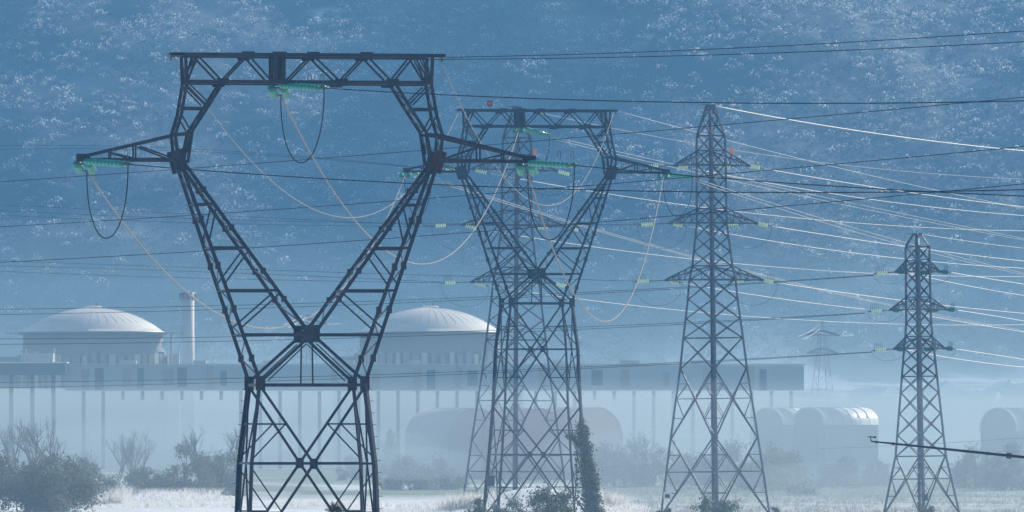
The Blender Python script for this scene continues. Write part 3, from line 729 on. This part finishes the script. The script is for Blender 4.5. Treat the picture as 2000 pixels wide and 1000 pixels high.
# ------------------------------------------------------------------ reactors, hall, chimney
def reactor(px,label,d=1880.):
    k=d/F; r=empty('reactor_building',((px-1000)*k,d+18,0)); tag(r,label,'reactor','two domed reactor buildings')
    R=138*k; z0=CZ+(HY-646)*k; zt=CZ+(HY-598)*k
    b=MB(); prof=[]
    h=zt-z0; Rs=(R*R+h*h)/(2*h)
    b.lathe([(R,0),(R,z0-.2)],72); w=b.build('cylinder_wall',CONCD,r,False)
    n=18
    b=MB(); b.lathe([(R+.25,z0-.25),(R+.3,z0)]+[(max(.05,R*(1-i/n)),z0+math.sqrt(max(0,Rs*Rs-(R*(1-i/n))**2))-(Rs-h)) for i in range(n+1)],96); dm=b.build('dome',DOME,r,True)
    for i in range(40):                     # faint ribs down the shell
        a=2*math.pi*i/40; pts=[]
        for j in range(3,n):
            rr=R*(1-j/n); pts.append(V3(rr*math.cos(a),rr*math.sin(a),z0+math.sqrt(max(0,Rs*Rs-rr*rr))-(Rs-h)+.01))
        m=MB(); m.tube(pts,.035,4); m.build('dome_rib',CONC,dm)
    m=MB(); m.lathe([(1.9,zt-.25),(1.9,zt+.18),(1.2,zt+.3)],20); m.build('crown_ring',DOME,dm)
    m=MB(); m.tube([V3(.7,0,zt),V3(.7,0,zt+.9)],.12,6); m.build('mast',FIT,dm)
    m=MB()
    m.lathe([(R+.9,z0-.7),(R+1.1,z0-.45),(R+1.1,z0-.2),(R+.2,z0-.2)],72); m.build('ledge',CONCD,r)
    for a in (2.75,3.0,.15,-.15,-.3,.35):
        m=MB(); m.box(((R+2.2)*math.cos(a),(R+2.2)*math.sin(a),z0-.35),(1.7,1.2,.12)); m.build('gallery',CONC,r)
    zb=CZ+(HY-688)*k
    for i in range(26):
        a=-math.pi+math.pi*(i+.5)/26
        m=MB(); m.box(((R+.5)*math.cos(a),(R+.5)*math.sin(a),zb-4.5),(.45+.5*random.random(),.9,3.6+random.random()*1.2),Matrix.Rotation(a+math.pi/2,3,'Z')); m.build('buttress',CONC if i%3==0 else CONCD,r)
    m=MB(); m.lathe([(R+.35,zb+.1),(R+.35,zb+.7)],72); m.build('ring_band',CONCD,r)
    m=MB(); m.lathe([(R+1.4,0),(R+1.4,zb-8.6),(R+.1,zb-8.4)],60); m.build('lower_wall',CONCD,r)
    # stair shaft on the side
    m=MB(); m.box(((R+2.6),-4,z0/2-3),(1.2,1.4,z0/2-2)); m.build('stair_shaft',CONC,r)
    m=MB(); m.box((-(R+3.2),-2,z0/2-2.6),(2.6,2.0,z0/2-3)); m.build('stair_shaft',CONCD,r)
    return r
reactor(174,'pale domed reactor building beside the concrete chimney')
reactor(838,'pale domed reactor building between the two forked pylons')
k=1862./F; r=empty('chimney',((365-1000)*k,1868,0)); tag(r,'tall pale concrete chimney with a railed platform beside a dome','chimney')
zt=CZ+(HY-570)*k
b=MB(); b.lathe([(1.5,0),(1.38,zt)],24); b.build('shaft',CHIM,r,True)
b=MB(); b.lathe([(1.38,zt-1.5),(1.8,zt-1.4),(1.8,zt-1.25),(1.38,zt-1.2)],24); b.build('platform',CONC,r)
for i in range(12):
    a=2*math.pi*i/12; b=MB(); b.tube([V3(1.75*math.cos(a),1.75*math.sin(a),zt-1.2),V3(1.75*math.cos(a),1.75*math.sin(a),zt-.2)],.07,5); b.build('railing_post',FIT,r)
b=MB(); b.tube([V3(1.75*math.cos(a),1.75*math.sin(a),zt-.25) for a in [i*math.pi/12 for i in range(25)]],.07,5); b.build('railing',FIT,r)
for y in (638,650):
    z=CZ+(HY-y)*k; b=MB(); b.box((-2.6,-.3,z),(1.9,1.1,.12)); b.build('gallery',CONC,r)
b=MB(); b.box((-3.6,-.6,(CZ+(HY-650)*k)/2),(.25,.4,(CZ+(HY-650)*k)/2)); b.build('riser_pipe',CONC,r)

D=1800.; k=D/F
def X(px): return (px-1000)*k
def Z(py): return CZ+(HY-py)*k
r=empty('open_hall',(X(800),D,0)); tag(r,'very long hall built open like a gallery on slender dark columns stretching behind the pylons','gallery'); o=X(800)  # hall built without its wall, so sunlit fog brightens the column gaps
b=MB(); b.box(((X(130)+X(1568))/2-o,2.2,(Z(714)+Z(763))/2),((X(1568)-X(130))/2+.2,2.8,(Z(714)-Z(763))/2)); fas=b.build('roof_fascia',FASCIA,r)
b=MB(); b.box(((X(130)+X(1568))/2-o,2.2,Z(713)+.12),((X(1568)-X(130))/2+.6,3.1,.14)); b.build('roof_edge',CONC,fas)
for i in range(52):                         # cladding panels in the fascia
    if rng.uniform()<.6:
        px=140+i*27; w=rng.uniform(6,11)*k
        b=MB(); b.box((X(px)-o,-.64,Z(739)+rng.uniform(-.3,.3)),(w,.05,rng.uniform(1.6,2.5))); b.build('cladding_panel',(FASCIA,CONCD,FASCIAB)[i%3],fas)
for i in range(38):
    px=163+i*38.4
    short = 225<px<450 or 1140<px<1215
    zb=Z(762) if short else 0
    top=Z(764)
    lo=Z(781) if short else 0.
    if px>1560: break
    b=MB(); b.box((X(px)-o,.55,(top+lo)/2),(.36,.45,(top-lo)/2)); b.build('column',PILAST,r)
for i in range(9):
    px=250+i*140; b=MB(); b.box((X(px)-o,2,Z(709)),(rng.uniform(1,3),1.5,.55)); b.build('roof_vent',CONC,r)
r=empty('annex_building',(X(30),D-6,0)); tag(r,'blue-fronted hall end on tall columns at the left edge below a dome','building'); o=X(30)
b=MB(); b.box(((X(-150)+X(130))/2-o,2.5,(Z(709)+Z(732.5))/2),((X(130)-X(-150))/2+.2,3.2,(Z(709)-Z(732.5))/2)); b.build('roof_fascia',FASCIAB,r)
b=MB(); b.box(((X(-150)+X(130))/2-o,2.5,Z(708.5)),((X(130)-X(-150))/2+.5,3.5,.12)); b.build('roof_edge',WALLM,r)
for px in (-96,-56,-16,25,66,107):
    b=MB(); b.box((X(px)-o,.55,Z(732.5)/2),(.42,.42,Z(732.5)/2)); b.build('column',PILAST,r)
b=MB(); b.box((X(78)-o,2.5,(Z(690)+Z(708))/2),((X(107)-X(49))/2,2.6,(Z(690)-Z(708))/2)); b.build('roof_house',CONC,r)
for px in (52,107):
    b=MB(); b.tube([V3(X(px)-o,5.3,Z(708)),V3(X(px)-o,5.3,Z(680))],.16,6); b.build('vent_pipe',CONC,r)
r=empty('stair_tower',(X(1008),D+24,0)); tag(r,'small pale gabled tower block seen between the legs of the ivy-clad pylon','building')
b=MB(); b.box((0,0,Z(694)/2),(1.6,1.6,Z(694)/2)); b.build('wall',CHIM,r)
b=MB(); b.box((0,0,Z(692)),(1.9,1.9,.25)); b.build('roof',CONC,r)

# ------------------------------------------------------------------ vaulted hangars
def hangar(px,d,width,length,ang,top_py,label,roofm,wallm,rim=None,spring=.55,group=None):
    k=d/F; r=empty('vaulted_hangar',((px-1000)*k,d,0),math.radians(ang)); tag(r,label,'hangar',group)
    zt=CZ+(HY-top_py)*k; n=18; h=zt*(1-spring); zs=zt*spring
    # local x: across, local y: along the vault (front gable at y=0)
    prof=[(math.cos(math.pi*i/n)*width/2, zs+math.sin(math.pi*i/n)**.85*h) for i in range(n+1)]
    b=MB(); 
    for th,(dy0,dy1) in ((0,(0,length)),):
        V=[V3(x,dy0,z) for x,z in prof]+[V3(x,dy1,z) for x,z in prof]
        V+= [V3(x*.985,dy0,zs+(z-zs)*.975-.03) for x,z in prof]+[V3(x*.985,dy1,zs+(z-zs)*.975-.03) for x,z in prof]
        m=n+1; fs=[(i,i+1,m+i+1,m+i) for i in range(n)]+[(2*m+i,3*m+i,3*m+i+1,2*m+i+1) for i in range(n)]+[(i,2*m+i,2*m+i+1,i+1) for i in range(n)]+[(m+i,m+i+1,3*m+i+1,3*m+i) for i in range(n)]
        b.add(V,fs)
    rf=b.build('vault_roof',roofm,r,True)
    for y in (.25,length-.25):
        b=MB(); V=[V3(x*.97,y,zs+(z-zs)*.96) for x,z in prof]; V2=[p+V3(0,.15,0) for p in V]
        base=[V3(-width*.485,y,0),V3(width*.485,y,0)]; base2=[p+V3(0,.15,0) for p in base]
        P=V+base; Q=V2+base2; m=len(P)
        b.add(P+Q,[tuple(range(m-1,-1,-1)),tuple(m+i for i in range(m))]+[(i,(i+1)%m,m+(i+1)%m,m+i) for i in range(m)])
        b.build('gable_wall',wallm,r)
    for sx in (-1,1):
        b=MB(); b.box((sx*width*.49,length/2,zs/2),(.08,length/2-.1,zs/2)); b.build('side_wall',wallm,r)
    for j in range(1,int(length/2.2)+1):
        y=j*length/(int(length/2.2)+1); b=MB(); b.tube([V3(x*1.002,y,z+.03) for x,z in prof],.06,4); b.build('roof_rib',CONC,rf)
    b=MB(); b.tube([V3(x*1.0,0,z) for x,z in prof],.16,6); b.build('gable_rim',rim or roofm,r)
    b=MB(); b.box((0,.2,zs*.42),(width*.22,.08,zs*.42)); b.build('door',wallm,r)
    return r
G1='row of red-rimmed hangars'
hangar(930,1560,11.3,20,24,797,'leftmost faded hangar, partly behind the hazy pylon legs',PALEP,PALEP,None,.5,G1)
hangar(1052,1550,10.8,20,24,798,'middle faded red hangar seen through the legs of the ivy-clad pylon',PINKS,PINKS,PINKS,.5,G1)
hangar(1166,1540,10.2,20,24,796,'faded hangar with pink arched rim, right of the ivy-clad leg',PINKS,PINKS,PINKS,.5,G1)
G2='bright-roofed hangars'
hangar(1500,1410,7.6,8.4,-50,797,'bright-roofed hangar just right of the tall danger-plate pylon',ROOFT,HANG,None,.78,G2)
hangar(1580,1397,8.0,11.6,-52,796,'longer bright-roofed hangar standing left of the small pylon',ROOFT,HANG,None,.78,G2)
hangar(1950,1395,8.4,13,-48,797,'bright-roofed hangar cut by the right edge',ROOFT,HANG,None,.70,G2)

# farmhouses under the hill
def house(px,py,d,w,l,h,rz,label):
    k=d/F; x=(px-1000)*k; z=float(hz(np.array([x]),np.array([d]))[0]) if d>2750 else 0.
    r=empty('farmhouse',(x,d,z-.6),rz); tag(r,label,'house','snowy farmhouses under the hill')
    b=MB(); b.box((0,0,h/2),(w/2,l/2,h/2)); b.build('wall',RENDERW,r)
    b=MB(); rh=w*.3; a=.5
    V=[V3(-w/2-a,-l/2-a,h-.1),V3(w/2+a,-l/2-a,h-.1),V3(0,-l/2-a,h+rh),V3(-w/2-a,l/2+a,h-.1),V3(w/2+a,l/2+a,h-.1),V3(0,l/2+a,h+rh)]
    b.add(V,[(0,1,2),(5,4,3),(0,2,5,3),(2,1,4,5),(1,0,3,4)]); rf=b.build('roof',SNOWR,r)
    b=MB(); b.box((w*.18,0,h+rh*.95),(.35,.35,.8)); b.build('chimney',CONCD,rf)
    for q in (-.28,.28):
        b=MB(); b.box((w*q,-l/2-.02,h*.55),(.5,.04,.6)); b.build('window',PILAST,r)
house(1836,706,3020,14,11,5,.5,'snow-roofed farmhouse just right of the small pylon body')
house(1905,712,2990,11,16,4.5,1.2,'low snow-roofed farmhouse between small pylon and right edge')
house(1960,704,3060,12,12,5,.2,'snow-roofed farmhouse nearest the right edge')
house(1702,716,3000,10,13,4,.9,'snow-roofed farmhouse just left of the small pylon')
house(1858,745,2860,6,6,4,.3,'tiny white hut alone on the slope right of the small pylon')

# ------------------------------------------------------------------ vegetation
def leaves(centers,rads,count,size,frost,seed,m,name,parent=None,hscale=1.):
    g=np.random.default_rng(seed); c=np.array(centers,float); rd=np.array(rads,float); w=rd**2; w/=w.sum()
    idx=g.choice(len(c),count,p=w); dirs=g.normal(size=(count,3)); dirs/=np.linalg.norm(dirs,axis=1)[:,None]
    rr=np.abs(g.normal(.72,.36,count))
    P=c[idx]+dirs*(rd[idx]*rr)[:,None]*np.array([1,1,hscale])
    P[:,2]=np.maximum(P[:,2],.05)
    a=g.normal(size=(count,3)); a/=np.linalg.norm(a,axis=1)[:,None]; b=np.cross(a,g.normal(size=(count,3))); b/=np.linalg.norm(b,axis=1)[:,None]
    s=size*g.uniform(.5,1.4,(count,1)); a*=s; b*=s*.55
    v=np.stack([P-a,P-b*.9,P+a,P+b],1).reshape(-1,3); f=np.arange(count*4).reshape(-1,4)
    fr=np.clip(frost*g.uniform(.2,1.5,count)*(g.uniform(size=count)<.75),0,1); ti=g.uniform(0,1,count)*.5+.5*g.uniform(size=len(c))[idx]
    o=npmesh(name,v,f,m,{'frost':fr,'tint':ti})
    if parent: o.parent=parent
    return o
def bush(px,py_base_d,wpx,hpx,label,m=LEAF,frost=.12,count=2600,size=.22,seed=0,name='bush',cat='bush',group=None,lobes=26,trunk=True,shape='bush'):
    d=py_base_d; k=d/F; x=(px-1000)*k; z=float(gz(np.array([x]),np.array([d]))[0]); r=empty(name,(x,d,z-.1),0); tag(r,label,cat,group)
    g=random.Random(seed+int(px)*7); w=wpx*k/2; h=hpx*k; C=[];R=[]
    for i in range(lobes):
        a=g.uniform(0,2*math.pi); q=g.uniform(0,1)**.6
        if shape=='bush':
            zc=g.uniform(.06,.84)*h*(1-.55*q*q); rr=g.uniform(.10,.24)*min(h,w*1.3)
        elif shape=='cone':
            t=i/lobes; zc=h*(.1+.85*t); q*=(1-t)*.9; rr=lerp(.28,.07,t)*min(h,2*w)
        else:
            zc=g.uniform(.42,.86)*h; q*=.8; rr=g.uniform(.14,.26)*min(h,2*w)
        C.append((math.cos(a)*q*w*.82,math.sin(a)*q*w*.6,zc)); R.append(rr)
    leaves(C,R,int(count*1.5),size*.8,frost,seed+int(px),m,'foliage',r)
    tw=MB()
    for i in range(70):
        c=Vector(g.choice(C)); e=c+V3(g.gauss(0,.5),g.gauss(0,.4),abs(g.gauss(.25,.5)))*min(h,w)*.38; tw.tube([c*.8,c.lerp(e,.5)+V3(0,0,.1),e],.035,3,.012)
    tw.build('twigs',WOODD,r)
    b=MB(); b.tube([V3(0,0,0),V3(.1,0,h*.35),V3(-.05,.1,h*.62)],max(.08,h*.022),6,h*.008); tr=b.build('trunk',WOODD,r)
    for c in C[::2]:
        b=MB(); s0=V3(0.05,0,h*g.uniform(.12,.4)); e=Vector(c); b.tube([s0,s0.lerp(e,.5)+V3(0,0,.15),e],max(.04,h*.009),5,.02); b.build('limb',WOODD,tr)
    return r
def bare(px,d,hpx,label,spread=.5,seed=1,m=WOODD,group='bare winter trees',levels=5,stems=1):
    hpx*=1.2; k=d/F; x=(px-1000)*k; z=float(gz(np.array([x]),np.array([d]))[0]); r=empty('bare_tree',(x,d,z-.1)); tag(r,label,'tree',group)
    g=random.Random(seed); H=hpx*k; T=MB(); Bs=MB()
    def grow(p,dr,L,rad,lv):
        e=p+dr*L; mid=p.lerp(e,.5)+V3(g.uniform(-1,1),g.uniform(-1,1),0)*L*.05
        (T if lv>=levels-1 else Bs).tube([p,mid,e],rad,5 if lv>2 else 3,rad*.62)
        if lv==0: return
        for c in range(g.choice((2,3,3)) if lv<levels else 4):
            ax=V3(g.uniform(-1,1),g.uniform(-1,1),g.uniform(-.2,.9)); nd=(dr*(1.1)+ax*spread*1.25).normalized()
            grow(p.lerp(e,g.uniform(.55,1.)) if c else e,nd,L*g.uniform(.6,.82),rad*.58,lv-1)
    for s in range(stems):
        grow(V3(g.uniform(-.4,.4)*(stems-1),0,0),V3(g.uniform(-.12,.12)*(1+stems),g.uniform(-.1,.1),1).normalized(),H*.27,max(.09,H*.021)/math.sqrt(stems),levels)
    T.build('trunk',m,r); Bs.build('branches',m,r)
    return r
GB='dark bushes left of the nearest pylon'
bush(50,1035,310,150,'broad dark bush filling the bottom left corner',LEAF,.05,15000,.24,1,group=GB,lobes=44)
bush(175,1170,120,95,'grey-green bush right of the corner thicket',LEAF,.08,3200,.24,2,group=GB)
bush(288,1190,110,78,'low dark bush in front of the bare saplings',LEAF,.05,3200,.22,3,group=GB)
bush(360,1180,120,125,'evergreen bush with pointed tips near the nearest pylon',LEAF,.05,5200,.22,4,group=GB,lobes=32)
bush(432,1200,120,118,'evergreen bush touching the left legs of the nearest pylon',LEAF,.05,4800,.22,5,group=GB,lobes=32)
bare(62,1230,175,'bare tree with spreading limbs before the left columns',.55,3)
bare(20,1260,150,'bare tree at the left edge',.5,9)
bare(110,1190,175,'tall bare tree rising behind the corner bush',.5,31)
bare(395,1230,150,'bare tree rising between the two evergreen bushes',.5,37)
bare(165,1500,70,'small bare tree under the left columns',.5,6)
bare(232,1300,130,'frosty multi-stemmed bare tree in the open field',.55,12,BARKF,stems=4)
bare(272,1320,105,'slim bare sapling beside the multi-stemmed tree',.42,15,BARKF,stems=2)
bare(455,1215,150,'bare twiggy tree just left of the nearest pylon',.55,18)
GM='misty trees between the forked pylons'
bush(762,1620,70,95,'pointed misty conifer right of the nearest pylon',LEAF,.15,2200,.3,6,'conifer_tree','tree',GM,16,True,'cone')
bush(800,1330,150,90,'misty thicket right of the nearest pylon legs',LEAF,.25,3600,.28,7,group=GM,lobes=32)
bush(868,1350,120,70,'low misty bush left of the ivy-clad pylon',LEAF,.25,2800,.28,8,group=GM)
bush(700,1500,110,55,'low misty bush behind the right leg of the nearest pylon',LEAF,.25,2200,.28,9,group=GM)
GR='misty trees behind the tall pylon'
bush(1200,1380,165,108,'misty rounded tree right of the ivy-clad leg',LEAF,.15,3600,.3,10,'round_tree','tree',GR,28)
bush(1275,1370,140,104,'misty tree with ragged top left of the tall pylon',LEAF,.15,3400,.3,11,'round_tree','tree',GR,28)
bush(1350,1380,100,75,'misty bush at the left legs of the tall pylon',LEAF,.2,2600,.3,12,group=GR)
bush(1425,1350,150,112,'misty tree seen through the legs of the tall pylon',LEAF,.15,3600,.3,13,'round_tree','tree',GR,28)
bush(1520,1330,135,104,'brownish misty tree right of the tall pylon',LEAFO,.15,3600,.28,14,'round_tree','tree',GR,28)
bush(1490,1300,140,75,'greenish bush at the right foot of the tall pylon',LEAFO,.3,3000,.28,24,group=GR)
bush(1636,1340,105,90,'rounded misty tree between the tall and small pylons',LEAF,.12,3200,.26,15,'round_tree','tree',GR,26)
bush(1712,1370,80,60,'low misty bush left of the small pylon',LEAF,.15,2000,.3,16,group=GR)
bush(1905,1320,115,98,'misty tree right of the small pylon',LEAF,.15,3000,.28,17,'round_tree','tree',GR,26)
bush(1975,1310,120,115,'misty tree mass at the right edge',LEAF,.15,3600,.28,18,'round_tree','tree',GR,30)
bush(1570,1250,70,40,'pale frosted bush in the field right of the tall pylon',LEAFO,.7,1600,.2,19,group=GR)
for px,d,w_,h_,lb in ((1760,2300,60,20,'far hedge bush left of the small pylon'),(1855,2250,70,26,'far hedge bush just right of the small pylon'),(1915,2200,46,22,'far hedge bush beside the right edge hangar'),(1880,2500,60,18,'farthest low hedge bush right of the small pylon')):
    bush(px,d,w_,h_,lb,LEAF,.35,900,.45,int(px),'hedge_bush','bush','hedge bushes in the misty fields')
bare(1262,1380,115,'thin bare tree with few leaves left of the tall pylon',.5,22)
bare(1590,1750,40,'far frosty sapling in the mist beneath the hangars',.5,25,BARKF)
GP='leafy bushes at pylon feet'
bush(1010,940,160,70,'leafy green bush at the left feet of the ivy-clad pylon',LEAFG,.3,2600,.2,20,group=GP,lobes=24)
bush(1085,935,130,95,'darker arching bush at the right feet of the ivy-clad pylon',LEAFG,.12,2600,.2,21,group=GP,lobes=24)
bush(930,945,70,55,'small leafy bush left of the ivy-clad pylon feet',LEAFG,.3,1000,.18,26,group=GP,lobes=7)
bush(1395,972,110,62,'leafy bush at the front foot of the tall pylon',LEAFG,.25,1500,.19,22,group=GP,lobes=20)
bush(1300,975,48,38,'small dark bush under the danger plate',LEAFG,.1,900,.18,23,group=GP,lobes=6)
bush(1515,990,34,26,'tiny sprig bush right of the tall pylon foot',LEAFG,.2,200,.17,27,group=GP,lobes=5)
bush(1795,985,60,45,'low shrub at the front foot of the small pylon',LEAF,.2,900,.18,28,group=GP,lobes=6)

# ivy up the right front leg of the second forked pylon
r=empty('climbing_ivy',(0,0,0)); tag(r,'dark ivy column climbing the right leg of the second forked pylon','ivy')
cs=[];rs=[]
for i in range(60):
    t=i/59.; py=lerp(1475,1165,t); hh=interp(HALF,py)
    p=cat_pt('B',hh+lerp(6,2,t),py,-hh*K); cs.append((p.x+random.uniform(-.3,.5)*(1-t)+.35*(1-t)-.1,p.y+random.uniform(-.4,.4),p.z)); rs.append(random.uniform(.6,1.0)*lerp(1.2,.8,t))
for i in range(7):
    t=i/6.; p=cat_pt('B',lerp(118,88,t),lerp(1215,1165+20*t,t),-130*K); cs.append((p.x,p.y,p.z-.25)); rs.append(.42)
for i in range(10):
    t=i/9.; p=cat_pt('B',lerp(112,120,t),lerp(1230,1420,t),-135*K); cs.append((p.x-.1,p.y,p.z)); rs.append(.3)
leaves(cs,rs,11000,.15,.14,77,IVY,'foliage',r)
b=MB(); b.tube([Vector(c) for c in cs[:60:4]],.09,6,.03); b.build('stem',WOODD,r)
# twig nest on the lowest strut of the nearest pylon
c=W(655,999,556.); r=empty('twig_nest',c); tag(r,'dark bristly clump of twigs caught on a low strut of the nearest pylon','nest')
g=random.Random(5); b=MB()
for i in range(260):
    a=g.uniform(0,2*math.pi); e=g.uniform(-.1,1.3); d_=V3(math.cos(a)*math.cos(e),math.sin(a)*math.cos(e),math.sin(e)); L=g.uniform(.25,.75)
    p=d_*g.uniform(.0,.2); q=p+d_*L+V3(0,0,-.25*L*math.cos(e)); b.tube([p,p.lerp(q,.5)+V3(0,0,.06),q],.018,3,.008)
b.build('twigs',WOODD,r)

# frosted reeds and grass on the near bank
def tufts(xs,ys,n,h,seed):
    g=np.random.default_rng(seed); z=gz(xs,ys); N=len(xs)*n
    bx=np.repeat(xs,n)+g.normal(0,.35,N); by=np.repeat(ys,n)+g.normal(0,.35,N); bz=np.repeat(z,n)-.05
    hh=h*g.uniform(.35,1.2,N); le=g.normal(0,.42,(N,2))*hh[:,None]; w=g.uniform(.018,.045,N)
    top=np.stack([bx+le[:,0],by+le[:,1],bz+hh],1); mid=np.stack([bx+le[:,0]*.35,by+le[:,1]*.35,bz+hh*.6],1); bs=np.stack([bx,by,bz],1); o=np.stack([w,np.zeros(N),np.zeros(N)],1)
    v=np.stack([bs-o,bs+o,mid+o,top,mid-o],1).reshape(-1,3); f=np.arange(N*5).reshape(-1,5)
    return v,f,np.clip(g.uniform(.2,1.2,N),0,1),g.uniform(0,1,N)
def rnd(n,p0,p1,d0,d1,seed):
    g=np.random.default_rng(seed); d=g.uniform(d0,d1,n); px=g.uniform(p0,p1,n); return (px-1000)/F*d,d
X1=[];Y1=[]
for n,p0,p1,d0,d1,s in ((900,150,470,1085,1150,1),(700,540,900,1080,1130,2),(500,740,980,1000,1060,3),(420,1150,1260,985,1050,4),(300,100,480,1150,1190,5)):
    x,y=rnd(n,p0,p1,d0,d1,s); X1.append(x);Y1.append(y)
v,f,fr,ti=tufts(np.concatenate(X1),np.concatenate(Y1),9,.62,9)
tag(npmesh('frosted_grass',v,f,REED,{'frost':fr,'tint':ti}),'white frosted grass and dead stalks on the near bank','grass',None,'stuff')
gq=np.random.default_rng(88); dq=gq.uniform(1005,1360,1700); pq=gq.uniform(1230,2040,1700)
v,f,fr,ti=tufts((pq-1000)/F*dq,dq,7,.55,19)
tag(npmesh('rough_grass',v,f,LEAFO,{'frost':fr*.8,'tint':ti}),'thin frosted rough grass in the misty field below the right pylons','grass',None,'stuff')
def reeds(px,d,wpx,h,label,seed):
    g=np.random.default_rng(seed); x=(px-1000)/F*d; n=60; xs_=x+g.uniform(-.5,.5,n)*wpx*d/F; ys_=d+g.uniform(-2,2,n)
    v,f,fr,ti=tufts(xs_,ys_,9,h,seed); z0=float(gz(np.array([x]),np.array([d]))[0]); v=v-np.array([x,d,z0])
    o=npmesh('frosted_shrub',v,f,REED,{'frost':np.clip(fr*.9,0,1),'tint':ti}); o.location=(x,d,z0); tag(o,label,'shrub','frosted shrubs on the bank')
reeds(200,1110,90,2.1,'frost-white shrub beside the dark corner bush',41)
reeds(225,1170,60,2.0,'brownish frosted shrub behind the white shrub',42)
reeds(310,1165,70,1.7,'low frosted shrub below the evergreen bushes',43)
reeds(385,1160,80,1.8,'frosted shrub in front of the evergreen bushes',44)
reeds(905,1020,80,2.2,'frosted shrub on the snowy knoll left of the ivy-clad pylon',45)
reeds(1190,1030,60,1.6,'frosted shrub on the snowy knoll right of the ivy-clad pylon',46)

# ------------------------------------------------------------------ air
def volume(name,x0,x1,y0,y1,z0,z1,col,dens,g_):
    b=MB(); b.box(((x0+x1)/2,(y0+y1)/2,(z0+z1)/2),((x1-x0)/2,(y1-y0)/2,(z1-z0)/2))
    m=bpy.data.materials.new(name+'_air'); m.use_nodes=True; nt=m.node_tree
    for n in list(nt.nodes): nt.nodes.remove(n)
    v=nt.nodes.new('ShaderNodeVolumePrincipled'); v.inputs['Color'].default_value=(*col,1); v.inputs['Density'].default_value=dens; v.inputs['Anisotropy'].default_value=g_
    o=nt.nodes.new('ShaderNodeOutputMaterial'); nt.links.new(v.outputs[0],o.inputs['Volume'])
    return tag(b.build(name,m),None,None,None,'stuff')
h=volume('haze',-1000,1000,-260,4060,-3.5,392,(.21,.55,1.),.000175,.1); h['label']='blue winter haze filling the whole valley'
h=volume('ground_mist',-800,800,780,3150,-2.5,15.5,(.68,.87,1.),.00060,.16); h['label']='pale ground mist lying over the plain around the plant'
h=volume('middle_mist',-805,805,930,3200,-2.6,25,(.64,.86,1.),.0003,.16); h['label']='pale mist layer drifting over roofs of the hall and hangars'
h=volume('added_hall_fog',(-170-1000)*1800/F,(1562-1000)*1800/F,1808,1870,-1,CZ+(HY-758)*1800/F,(.70,.88,1.),.02,.12); h['label']='added pale fog brightening the gaps between columns of the long hall'  # fog added to put a bright backing behind the dark columns
h=volume('fog_bank',9,820,1015,2950,-2.4,15.,(.68,.88,1.),.00085,.12); h['label']='denser pale fog bank lying over the fields on the right'
h=volume('upper_mist',-810,810,1960,3300,-2.8,60,(.55,.83,1.),.00026,.25); h['label']='thin upper layer of pale mist at the foot of the wooded slope'

for px,py,d,rx,ry,rz_,dn,lb in ((300,868,1480,24,90,4.5,.0022,'wisp of mist over the field below the left dome'),(620,872,1500,22,80,4.,.0022,'wisp of mist behind the legs of the nearest pylon'),(800,905,1290,12,60,2.6,.003,'wisp of mist hugging the bushes between the forked pylons'),
        (1290,885,1470,24,80,4.5,.0024,'wisp of mist behind the tall pylon'),(1640,935,1220,15,60,2.6,.003,'wisp of mist over the field between tall and small pylons'),(1800,862,1640,30,110,5.,.0022,'wisp of mist behind the small pylon')):
    m=MB(); n=14; pr=[(max(.02,math.sin(math.pi*i/n)),-math.cos(math.pi*i/n)) for i in range(n+1)]; m.lathe(pr,28)
    o=m.build('mist_wisp',bpy.data.materials['ground_mist_air'].copy()); o.scale=(rx,ry,rz_); o.location=W(px,py,d)
    nd=[q for q in o.data.materials[0].node_tree.nodes if q.type=='PRINCIPLED_VOLUME'][0]; nd.inputs['Density'].default_value=dn
    tag(o,lb,None,'wisps of mist','stuff')
# ------------------------------------------------------------------ light, camera
EL,AZ=math.radians(28),math.radians(42)      # sun behind the hill, to the right
w=bpy.data.worlds.new('World'); S.world=w; w.use_nodes=True; nt=w.node_tree
sky=nt.nodes.new('ShaderNodeTexSky'); sky.sky_type='NISHITA'; sky.sun_disc=False; sky.sun_elevation=EL; sky.sun_rotation=AZ
bg=nt.nodes['Background']; bg.inputs['Strength'].default_value=.12; nt.links.new(sky.outputs[0],bg.inputs['Color'])
ld=bpy.data.lights.new('sun','SUN'); ld.energy=5.0; ld.angle=math.radians(.5); ld.color=(1,.93,.82)
sun=bpy.data.objects.new('sun',ld); COL.objects.link(sun)
dirv=Vector((math.sin(AZ)*math.cos(EL),math.cos(AZ)*math.cos(EL),math.sin(EL)))
sun.rotation_euler=dirv.to_track_quat('Z','Y').to_euler(); sun.location=dirv*50+Vector((0,0,600))
cam=bpy.data.cameras.new('camera'); cam.lens=300; cam.sensor_width=36; cam.clip_end=12000; cam.clip_start=1; cam.shift_y=(HY-500)/2000.
co=bpy.data.objects.new('camera',cam); COL.objects.link(co); co.location=(0,0,CZ); co.rotation_euler=(math.pi/2,0,0); S.camera=co
S.view_settings.view_transform='Standard'; S.view_settings.look='None'; S.view_settings.exposure=.3; S.view_settings.gamma=1
S.render.engine='CYCLES'; S.cycles.use_denoising=True; S.cycles.adaptive_threshold=.003; S.cycles.filter_width=1.5; S.cycles.volume_bounces=0; S.cycles.max_bounces=6
